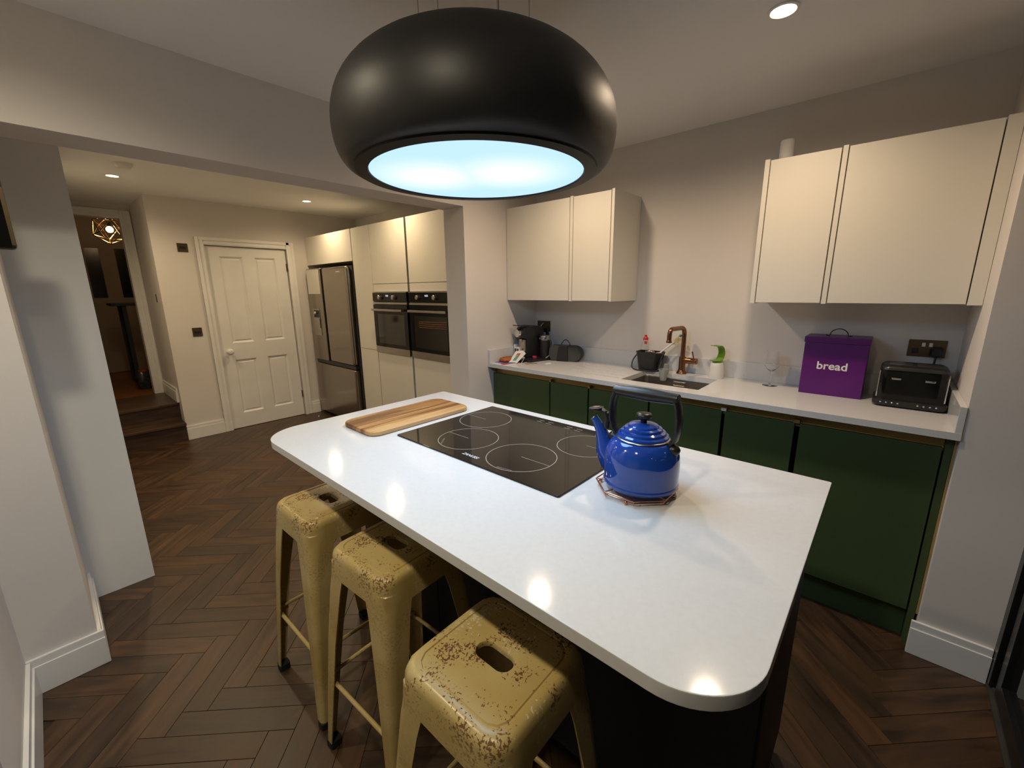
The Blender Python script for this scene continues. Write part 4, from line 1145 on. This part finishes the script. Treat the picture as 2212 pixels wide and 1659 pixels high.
# soap dispenser
sx, sy = -0.733, 2.632
sd = thing('soap_dispenser', 'white soap dispenser with a curled lime green top', 'soap dispenser', (sx, sy, CT))
build('bottle', MB().lathe([(0.040, 0.0), (0.0415, 0.003), (0.041, 0.03), (0.037, 0.070), (0.033, 0.088), (0.031, 0.092), (0.002, 0.092)], (sx, sy, CT), 36), m_white, sd, smooth=50)
build('collar', MB().lathe([(0.026, 0.092), (0.026, 0.100), (0.002, 0.100)], (sx, sy, CT), 28, False, True), m_limegreen, sd)
# C shaped pump: a curved band open to the left
band = []
for k in range(15):
    a = math.radians(-100 + 210 * k / 14)
    band.append((sx - 0.004 + 0.030 * math.cos(a) * (1.0 if k > 3 else 1.1), CT + 0.148 + 0.045 * math.sin(a)))
band = [(sx - 0.036, CT + 0.104)] + band + [(sx - 0.040, CT + 0.194)]
lo = []
for k, (x, z) in enumerate(band):
    a, b_ = band[max(k - 1, 0)], band[min(k + 1, len(band) - 1)]
    tn = Vector((b_[0] - a[0], 0, b_[1] - a[1])).normalized(); nn = Vector((tn.z, 0, -tn.x))
    c = Vector((x, sy, z))
    wd = 0.026 if 0 < k < len(band) - 1 else 0.020
    lo.append([tuple(c + nn * 0.0022 + Vector((0, wd, 0))), tuple(c + nn * 0.0022 - Vector((0, wd, 0))), tuple(c - nn * 0.0022 - Vector((0, wd, 0))), tuple(c - nn * 0.0022 + Vector((0, wd, 0)))])
build('pump', MB().loft(lo).xf(Matrix.Translation((sx, sy, 0)) @ Matrix.Rotation(1.0, 4, 'Z') @ Matrix.Translation((-sx, -sy, 0))), m_limegreen, sd, bevel=0.001, smooth=50)

# washing up caddy
cd = thing('sink_caddy', 'black plastic washing up caddy with bail handle behind the sink', 'caddy', (-1.12, 2.61, CT))
def cl(e, z, r=0.03): return [(x, y, z) for x, y in rrect(-1.220 - e, -1.060 + e, 2.568 - e * 0.6, 2.672 + e * 0.1, r, 5)]
build('tub', MB().loft([cl(-0.012, CT + 0.0005), cl(0.0, CT + 0.10), cl(0.006, CT + 0.120), cl(0.008, CT + 0.124), cl(0.004, CT + 0.124), cl(0.0, CT + 0.118), cl(-0.016, CT + 0.006)], True, True), m_blackp, cd, smooth=40)
hnd = rpoints([(-1.229, 2.62, CT + 0.105), (-1.247, 2.585, CT + 0.060), (-1.237, 2.552, CT + 0.018), (-1.205, 2.546, CT + 0.006), (-1.080, 2.546, CT + 0.006), (-1.050, 2.552, CT + 0.02), (-1.051, 2.62, CT + 0.105)], 0.02)
build('handle', MB().tube(hnd, 0.0045, 8), m_blackp, cd, smooth=50)
bt = thing('spray_bottle', 'clear bottle with red cap standing in the black caddy', 'bottle', (-1.182, 2.628, CT + 0.008))
bx, by = -1.182, 2.628
build('bottle', MB().lathe([(0.024, 0.008), (0.025, 0.02), (0.025, 0.150), (0.022, 0.170), (0.014, 0.192), (0.012, 0.196)], (bx, by, CT), 24), m_bottle, bt, smooth=50)
build('cap', MB().lathe([(0.0165, 0.196), (0.0165, 0.206), (0.013, 0.214), (0.008, 0.218), (0.008, 0.228), (0.002, 0.229)], (bx, by, CT), 24), m_red, bt, smooth=30)
build('bottle_label', B(bx + 0.004, bx + 0.022, by - 0.0275, by - 0.0255, CT + 0.172, CT + 0.190), m_red, bt, label='red square tag below the bottle cap')
br = thing('dish_brush', 'white handled dish brush with pale yellow head leaning from the caddy', 'brush', (-1.09, 2.62, CT + 0.02))
b0, b1 = Vector((-1.100, 2.62, CT + 0.10)), Vector((-1.000, 2.645, CT + 0.192))
build('handle', MB().tube([(-1.125, 2.612, CT + 0.012), tuple(b0), tuple(b0.lerp(b1, 0.6)), tuple(b1)], [0.004, 0.006, 0.005, 0.005], 10), m_white, br)
bh = MB()
dirv = (b1 - b0).normalized()
for k in range(70):
    a, e = random.uniform(0, 2 * PI), random.uniform(0.0, 0.045)
    nrm = Vector((math.cos(a), 0.3 * math.sin(a), math.sin(a)))
    p = b1 + dirv * (e - 0.01)
    bh.tube([tuple(p), tuple(p + nrm * 0.020 + dirv * 0.004)], [0.002, 0.0016], 4)
ho = build('bristle_head', bh, m_yellow, br, kind='stuff')
build('tip', MB().ball(tuple(b1 + dirv * 0.045 + Vector((0, 0, 0.012))), 0.009, 10, 6), m_teal, br)
sc_ = thing('scourer', 'round wire scourer resting in the black caddy', 'scourer', (-1.125, 2.605, CT + 0.09))
mb = MB()
for k in range(9):
    a = k * 0.35
    c = Vector((-1.138, 2.603, CT + 0.118))
    ax1, ax2 = Vector((math.cos(a), math.sin(a) * 0.6, 0.35 * math.sin(a * 2))), Vector((-math.sin(a), math.cos(a) * 0.6, 0.3))
    mb.tube([tuple(c + 0.030 * (math.cos(q) * ax1 + math.sin(q) * ax2)) for q in [2 * PI * i / 24 for i in range(24)]], 0.0014, 5, closed=True)
build('wire_coil', mb, m_steel, sc_, kind='stuff')
single('sponge', B(-1.105, -1.070, 2.585, 2.645, CT + 0.098, CT + 0.120), m_woodlight, 'small tan sponge on top of the black caddy', 'sponge', bevel=0.006)
# clear holder hooked over the back edge of the sink
ch = thing('sponge_holder', 'clear plastic holder hooked on the back rim of the sink', 'holder', (-1.018, 2.575, CT))
def hl(e, z): return [(x, y, z) for x, y in rrect(-1.046 - e, -0.990 + e, 2.522 - e, 2.580 + e, 0.018, 5)]
build('cup', MB().loft([hl(-0.010, 0.90), hl(-0.004, 0.945), hl(0, CT + 0.032), hl(-0.003, CT + 0.032), hl(-0.007, 0.945), hl(-0.013, 0.904)], True, True), m_clearp, ch, smooth=40)
build('hook', MB().box(-1.032, -1.004, 2.581, 2.586, 0.945, CT + 0.058).box(-1.032, -1.004, 2.586, 2.600, CT + 0.0005, CT + 0.058), m_clearp, ch, bevel=0.002)

# portable speaker
sk_ = thing('radio_speaker', 'grey pill shaped portable radio speaker with looped strap', 'speaker', (-1.785, 2.59, CT), 0.27)
def pill(hw, hh, y, k=12):
    out = []
    for i in range(2 * k):
        a = -PI / 2 + PI * i / (2 * k - 1) if i < k else 0
    pts = []
    for i in range(k + 1):
        a = -PI / 2 + PI * i / k
        pts.append((hw - hh + hh * math.cos(a), y, hh + hh * math.sin(a)))
    for i in range(k + 1):
        a = PI / 2 + PI * i / k
        pts.append((-hw + hh * 0.55 + hh * 0.55 * math.cos(a), y, hh + hh * math.sin(a)))
    return pts
build('cabinet', MB().loft([pill(0.122, 0.052, -0.036), pill(0.128, 0.057, -0.028), pill(0.128, 0.057, 0.030), pill(0.122, 0.052, 0.038)]).xf(Matrix.Translation((0, 0, 0.002))), m_fabric, sk_, local=True, smooth=40)
build('control_panel', MB().loft([[(-0.062, y, 0.001), (0.030, y, 0.001), (0.026, y, 0.117), (-0.042, y, 0.117)] for y in (-0.046, 0.040)]), m_blackp, sk_, local=True, bevel=0.004)
stp = [(-0.040 + 0.074 * k / 14, 0.0, 0.116 + 0.042 * math.sin(PI * k / 14) ** 0.8) for k in range(15)]
build('strap', MB().tube(stp, 0.003, 8), m_blackp, sk_, local=True)

# coffee machine
cm = thing('coffee_machine', 'black capsule coffee machine with chrome head in the counter corner', 'coffee machine', (-2.065, 2.50, CT), -0.22)
build('base_tray', MB().prism(rrect(-0.055, 0.155, -0.125, 0.105, 0.02, 4), 0.0005, 0.018), m_blackp, cm, local=True, bevel=0.002)
bp_ = [(-0.085, 0.020), (0.105, 0.020), (0.105, 0.215), (0.085, 0.245), (0.050, 0.256), (-0.085, 0.246), (-0.100, 0.225), (-0.095, 0.170), (-0.060, 0.160), (-0.060, 0.055), (-0.085, 0.050)]
build('body', MB().loft([[(x, y, z) for y, z in bp_] for x in (-0.045, 0.045)]), m_blackp, cm, local=True, bevel=0.004)
build('chrome_head', MB().lathe([(0.030, 0.0), (0.034, -0.012), (0.030, -0.030), (0.018, -0.036), (0.001, -0.037)], (0.0, -0.094, 0.205), 28, axis='Y'), m_chrome, cm, local=True, smooth=50)
build('head_lever', MB().loft([[(-0.034, y, z), (0.034, y, z), (0.034, y, z + 0.006), (-0.034, y, z + 0.006)] for y, z in ((-0.135, 0.262), (-0.10, 0.256), (-0.02, 0.2565))]), m_blackp, cm, local=True)
build('spout', MB().lathe([(0.010, 0.0), (0.008, -0.02), (0.006, -0.022)], (0, -0.083, 0.160), 14), m_chrome, cm, local=True)
build('capsule_bin', MB().box(-0.036, 0.036, -0.079, -0.061, 0.066, 0.155), m_steel, cm, local=True, bevel=0.003)
build('drip_tray', MB().prism(rrect(-0.042, 0.042, -0.150, -0.070, 0.03, 5), 0.030, 0.052), m_chrome, cm, local=True, bevel=0.003)
build('drip_foot', B(-0.03, 0.03, -0.125, -0.075, 0.018, 0.031), m_blackp, cm, local=True)
build('water_tank', B(-0.035, 0.035, 0.106, 0.135, 0.02, 0.20), m_clearp, cm, local=True, bevel=0.004)
mf = thing('milk_frother', 'black cylinder milk frother with chrome lid beside the coffee machine', 'frother', (-1.958, 2.555, CT + 0.019))
fx, fy, fz = -1.958, 2.555, CT + 0.019
build('jug', MB().lathe([(0.040, 0.0), (0.0405, 0.004), (0.0405, 0.125), (0.038, 0.130)], (fx, fy, fz), 32), m_blackp, mf, smooth=50)
build('lid', MB().lathe([(0.040, 0.130), (0.0405, 0.134), (0.0405, 0.158), (0.036, 0.166), (0.002, 0.167)], (fx, fy, fz), 32), m_steel, mf, smooth=40)
lp_ = [(fx + 0.020 * math.cos(q), fy - 0.040, fz + 0.138 + 0.020 * math.sin(q)) for q in [PI * i / 10 for i in range(11)]]
build('lid_loop', MB().tube(lp_, 0.004, 8), m_chrome, mf)
single('red_tub', MB().lathe([(0.016, 0), (0.017, 0.004), (0.016, 0.014), (0.002, 0.016)], (-1.985, 2.462, CT + 0.0185), 20), m_pink, 'small pinkish red lid lying on the coffee machine tray', 'lid', smooth=40)
# white phone cable: from the socket down to a coil on the counter
wc = rpoints([(-2.085, YB - 0.009, 1.205), (-2.10, YB - 0.03, 1.18), (-2.06, YB - 0.045, 1.10), (-1.915, 2.60, 1.085), (-1.905, 2.585, 1.00), (-1.915, 2.53, 0.96), (-1.93, 2.46, CT + 0.004), (-1.945, 2.40, CT + 0.003)], 0.03)
wcab = thing('white_cable', 'thin white charging cable hanging from the left socket to the counter', 'cable', (-1.93, 2.5, CT))
build('lead', MB().tube(wc, 0.0022, 8), m_white, wcab)
coil = [(-2.035 + (0.030 + 0.0035 * math.sin(1.3 * q)) * math.cos(q), 2.355 + (0.030 + 0.0035 * math.sin(1.3 * q)) * math.sin(q), CT + 0.0235 + 0.0012 * q / 2) for q in [4.4 * PI * i / 60 for i in range(61)]]
single('coiled_cable', MB().tube(coil + [(-1.985, 2.33, CT + 0.02), (-1.965, 2.285, CT + 0.006)], 0.0026, 8), m_white, 'coiled white cable lying in front of the coffee machine', 'cable')
single('phone_case', MB().prism(rrect(-2.085, -1.985, 2.315, 2.393, 0.012, 4), CT + 0.0006, CT + 0.019), m_blackp, 'small black box under the coiled white cable', 'box', bevel=0.003)

# letters and papers near the wall stub
def sheet(label, pts, z0, tilt, m, name='letter', cat='paper'):
    return single(name, MB().loft([[(x, y, z0 + tilt * k) for k, (x, y) in enumerate(pts)], [(x, y, z0 + 0.0012 + tilt * k) for k, (x, y) in enumerate(pts)]]), m, label, cat)
sheet('white letter sheet lying at the front corner of the back counter', [(-2.145, 2.16), (-1.99, 2.155), (-1.955, 2.29), (-2.135, 2.31)], CT + 0.0005, 0.0, m_paper)
sheet('lilac printed leaflet half under the orange pouch', [(-2.146, 2.185), (-2.01, 2.178), (-2.005, 2.30), (-2.140, 2.305)], CT + 0.0022, 0.0, m_lilac, 'leaflet')
sheet('small red printed slip at the counter edge by the letters', [(-2.06, 2.165), (-2.02, 2.163), (-2.015, 2.20), (-2.055, 2.205)], CT + 0.0038, 0.0, m_red, 'slip')
pc = MB().loft([[(x, y, z) for x, y in rrect(-2.142 + e, -2.050 - e, 2.215 + e, 2.345 - e, 0.03, 5)] for z, e in ((CT + 0.0052, 0.012), (CT + 0.010, 0.003), (CT + 0.022, 0.0), (CT + 0.034, 0.008), (CT + 0.038, 0.020))])
po = thing('pouch', 'soft orange leather pouch lying on the letters', 'pouch', (-2.096, 2.28, CT + 0.005))
build('body', pc, m_orange, po, smooth=60)
build('zip', B(-2.130, -2.062, 2.2165, 2.2195, CT + 0.0185, CT + 0.0225), m_woodlight, po)
bk = thing('booklet', 'white booklet with orange and teal print propped open', 'booklet', (-2.0100, 2.30, CT + 0.004))
build('cover', MB().loft([[(-2.0650, 2.335, CT + 0.075), (-2.0000, 2.345, CT + 0.085), (-2.0000, 2.255, CT + 0.008), (-2.0550, 2.245, CT + 0.006)], [(-2.0650, 2.337, CT + 0.077), (-2.0000, 2.347, CT + 0.087), (-2.0000, 2.257, CT + 0.010), (-2.0550, 2.247, CT + 0.008)]]), m_paper, bk)
build('page', MB().loft([[(-1.9995, 2.345, CT + 0.085), (-1.9500, 2.315, CT + 0.070), (-1.9700, 2.235, CT + 0.006), (-1.9995, 2.255, CT + 0.008)], [(-1.9995, 2.347, CT + 0.087), (-1.9500, 2.317, CT + 0.072), (-1.9700, 2.237, CT + 0.008), (-1.9995, 2.257, CT + 0.010)]]), m_paper, bk)
def onpage(u0, u1, v0, v1, m, nm):
    a, b_, c, d = Vector((-2.0650, 2.335, CT + 0.075)), Vector((-2.0000, 2.345, CT + 0.085)), Vector((-2.0000, 2.255, CT + 0.008)), Vector((-2.0550, 2.245, CT + 0.006))
    off = Vector((0, -0.0012, 0.001))
    P_ = lambda u, v: tuple(a.lerp(b_, u).lerp(d.lerp(c, u), v) + off)
    build(nm, MB().add([P_(u0, v0), P_(u1, v0), P_(u1, v1), P_(u0, v1)], [(0, 1, 2, 3)]), m, bk, smooth=0)
onpage(0.45, 0.95, 0.22, 0.50, m_orange, 'orange_print'); onpage(0.45, 0.95, 0.50, 0.85, m_teal, 'teal_print')
for k, (x, lab) in enumerate(((-2.128, 'upright white envelope leaning on the wall stub behind the pouch'), (-2.105, 'second upright white envelope leaning in front of the first'))):
    e = thing('envelope', lab, 'envelope', (x, 2.42, CT), group='upright envelopes by the wall stub')
    build('paper', MB().loft([[(x + 0.004, 2.395, CT + 0.0006), (x + 0.012, 2.455, CT + 0.0006), (x - 0.004, 2.458, CT + 0.115 - k * 0.02), (x - 0.010, 2.398, CT + 0.118 - k * 0.02)], [(x + 0.0055, 2.3948, CT + 0.0006), (x + 0.0135, 2.4548, CT + 0.0006), (x - 0.0025, 2.4578, CT + 0.115 - k * 0.02), (x - 0.0085, 2.3978, CT + 0.118 - k * 0.02)]]), m_paper, e)
    build('print_bar', B(x - 0.002, x + 0.0075, 2.398, 2.406, CT + 0.03, CT + 0.085), m_ink, e)
ky = thing('key_ring', 'brass keys on a ring lying on the counter before the coffee machine', 'keys', (-1.90, 2.31, CT))
build('ring', MB().tube([(-1.905 + 0.012 * math.cos(q), 2.315 + 0.012 * math.sin(q), CT + 0.003) for q in [2 * PI * i / 20 for i in range(20)]], 0.0014, 6, closed=True), m_steel, ky)
build('key', MB().prism([(-1.93, 2.285), (-1.915, 2.278), (-1.900, 2.296), (-1.906, 2.305), (-1.922, 2.300)], CT + 0.0006, CT + 0.006), m_brass, ky)
build('key', MB().prism([(-1.895, 2.315), (-1.865, 2.345), (-1.868, 2.350), (-1.900, 2.325)], CT + 0.0006, CT + 0.005), m_brass, ky)
sheet('crumpled pale receipt lying on the counter before the speaker', [(-1.83, 2.385), (-1.795, 2.36), (-1.775, 2.40), (-1.815, 2.43)], CT + 0.0006, 0.0008, m_paper, 'receipt')

# kitchen roll on the wall cabinet
rl = thing('paper_roll', 'white paper roll standing on top of the narrow wall cabinet', 'paper roll', (-0.485, 2.53, UZ1))
build('roll', MB().lathe([(0.029, 0.0), (0.030, 0.002), (0.030, 0.112), (0.029, 0.114), (0.010, 0.114)], (-0.485, 2.53, UZ1 + 0.0005), 28, True, False), m_paper, rl, smooth=50)
build('core', MB().lathe([(0.0102, 0.0), (0.0102, 0.1135), (0.0085, 0.1135), (0.0085, 0.0)], (-0.485, 2.53, UZ1 + 0.0005), 20, False, False), m_woodlight, rl)

# small wall screen at the left edge
sn = thing('wall_screen', 'dark glossy screen with a brown edge on the left wall', 'screen', (-2.19, -0.12, 1.62))
build('housing', B(-2.204, -2.150, -0.235, -0.012, 1.612, 1.868), m_blackp, sn, bevel=0.012, seg=3)
build('front_glass', B(-2.150, -2.147, -0.230, -0.023, 1.618, 1.862), m_blackg, sn)
build('edge_strip', B(-2.1495, -2.146, -0.022, -0.013, 1.624, 1.80), m_bronze, sn)

# ------------------------------------------------------------------ things in the hall
def unproj(u, v, x):
    d = CF + CR * ((u - 1106) / F_PX) - CU * ((v - 829.5) / F_PX)
    return CP + d * (x / d.x)
pc_ = unproj(237, 496, -7.1)
pn = thing('pendant_lamp', 'faceted wire and glass pendant lamp glowing in the hall', 'lamp', tuple(pc_))
ph = (1 + 5 ** 0.5) / 2
iv = [Vector(v).normalized() for v in [(-1, ph, 0), (1, ph, 0), (-1, -ph, 0), (1, -ph, 0), (0, -1, ph), (0, 1, ph), (0, -1, -ph), (0, 1, -ph), (ph, 0, -1), (ph, 0, 1), (-ph, 0, -1), (-ph, 0, 1)]]
Rr = Matrix.Rotation(0.4, 3, 'X') @ Matrix.Rotation(0.3, 3, 'Z')
iv = [Rr @ v * 0.17 for v in iv]
el = iv[0] - iv[1]
m_gold = mat('gold_wire', (0.55, 0.40, 0.20), 0.3, 1.0); noise_tint(m_gold, (0.5, 0.36, 0.18), (0.6, 0.44, 0.22), 10, 2)
for i in range(12):
    for j in range(i + 1, 12):
        if (iv[i] - iv[j]).length < el.length * 1.05:
            build('wire_edge', MB().tube([tuple(iv[i]), tuple(iv[j])], 0.006, 6), m_gold, pn, local=True)
m_bulb = emit('warm_bulb', (1.0, 0.72, 0.42), 25.0)
build('bulb', MB().ball((0, 0, 0), 0.035, 16, 10), m_bulb, pn, local=True)
build('holder', MB().lathe([(0.02, 0.036), (0.02, 0.09), (0.004, 0.1)], (0, 0, 0), 16), m_blackp, pn, local=True)
build('flex', MB().tube([(0, 0, 0.1), (0, 0, 2.948 - pc_.z)], 0.004, 6), m_blackp, pn, local=True)
lamp_light('POINT', pn, (0, 0, -0.06), 'hall', shadow_soft_size=0.04)
# front door with dark panes
hdX = -8.2
def hp3(u, v): return unproj(u, v, hdX)
a0, a1 = hp3(150, 500), hp3(320, 760)
fdr = thing('door_2', 'dim hall door with tall dark panes', None, (hdX, 0.6, HZ), kind='structure')
panes = []
for (u0, u1) in ((180, 212), (246, 283)):
    p0, p1 = hp3(u0, 538), hp3(u1 + 8, 643)
    panes.append((hp3(u0, 540).y, hp3(u1, 540).y, hp3((u0 + u1) / 2, 643).z, hp3((u0 + u1) / 2, 538).z))
zb0, zb1 = min(p[2] for p in panes), max(p[3] for p in panes)
y_edges = [panes[0][0] - 0.25, panes[0][0], panes[0][1], panes[1][0], panes[1][1], panes[1][1] + 0.25]
mb = MB()
for k in (0, 2, 4):
    mb.box(hdX - 0.05, hdX, y_edges[k], y_edges[k + 1], HZ + 0.005, 2.75)
for k in (1, 3):
    mb.box(hdX - 0.05, hdX, y_edges[k], y_edges[k + 1], HZ + 0.005, zb0).box(hdX - 0.05, hdX, y_edges[k], y_edges[k + 1], zb1, 2.75)
build('frame', mb, m_hallwall, fdr)
for (y0, y1, z0, z1) in panes:
    build('pane', B(hdX - 0.03, hdX - 0.02, y0 - 0.005, y1 + 0.005, zb0 - 0.005, zb1 + 0.005), m_halldark, fdr)
# slim dark table and bag
tbp = unproj(262, 655, -6.9)
tb = thing('hall_table', 'narrow dark hall table just inside the doorway', 'table', (-6.9, tbp.y, HZ))
yt0, yt1 = unproj(236, 655, -6.9).y, unproj(330, 655, -6.9).y
build('table_top', B(-7.25, -6.75, yt0, yt1, tbp.z - 0.03, tbp.z), m_isle, tb, bevel=0.003)
yl = unproj(283, 760, -6.8).y
for y, x in ((yl, -6.80), (yt1 - 0.05, -6.80), (yl, -7.2), (yt1 - 0.05, -7.2)):
    build('leg', B(x - 0.02, x + 0.02, y, y + 0.04, HZ, tbp.z - 0.03), m_isle, tb, bevel=0.002)
bg = unproj(306, 850, -6.55)
bagc = Vector((-6.50, unproj(312, 820, -6.5).y, HZ))
bgo = thing('shopping_bag', 'crumpled shiny black bag with red cloth on the hall floor', 'bag', tuple(bagc))
lo = []
for z, rx, ry in ((0.003, 0.07, 0.06), (0.05, 0.085, 0.075), (0.12, 0.08, 0.08), (0.18, 0.07, 0.075), (0.21, 0.05, 0.06)):
    lo.append([(rx * math.cos(2 * PI * i / 18) * (1 + 0.12 * random.uniform(-1, 1)), ry * math.sin(2 * PI * i / 18) * (1 + 0.12 * random.uniform(-1, 1)), z + 0.01 * random.uniform(-1, 1) * (z > 0.01)) for i in range(18)])
build('body', MB().loft(lo), m_foil, bgo, local=True, smooth=50)
build('cloth', MB().ball((0.0, 0.0, 0.21), 0.05, 12, 8, 0.5), m_redcloth, bgo, local=True)
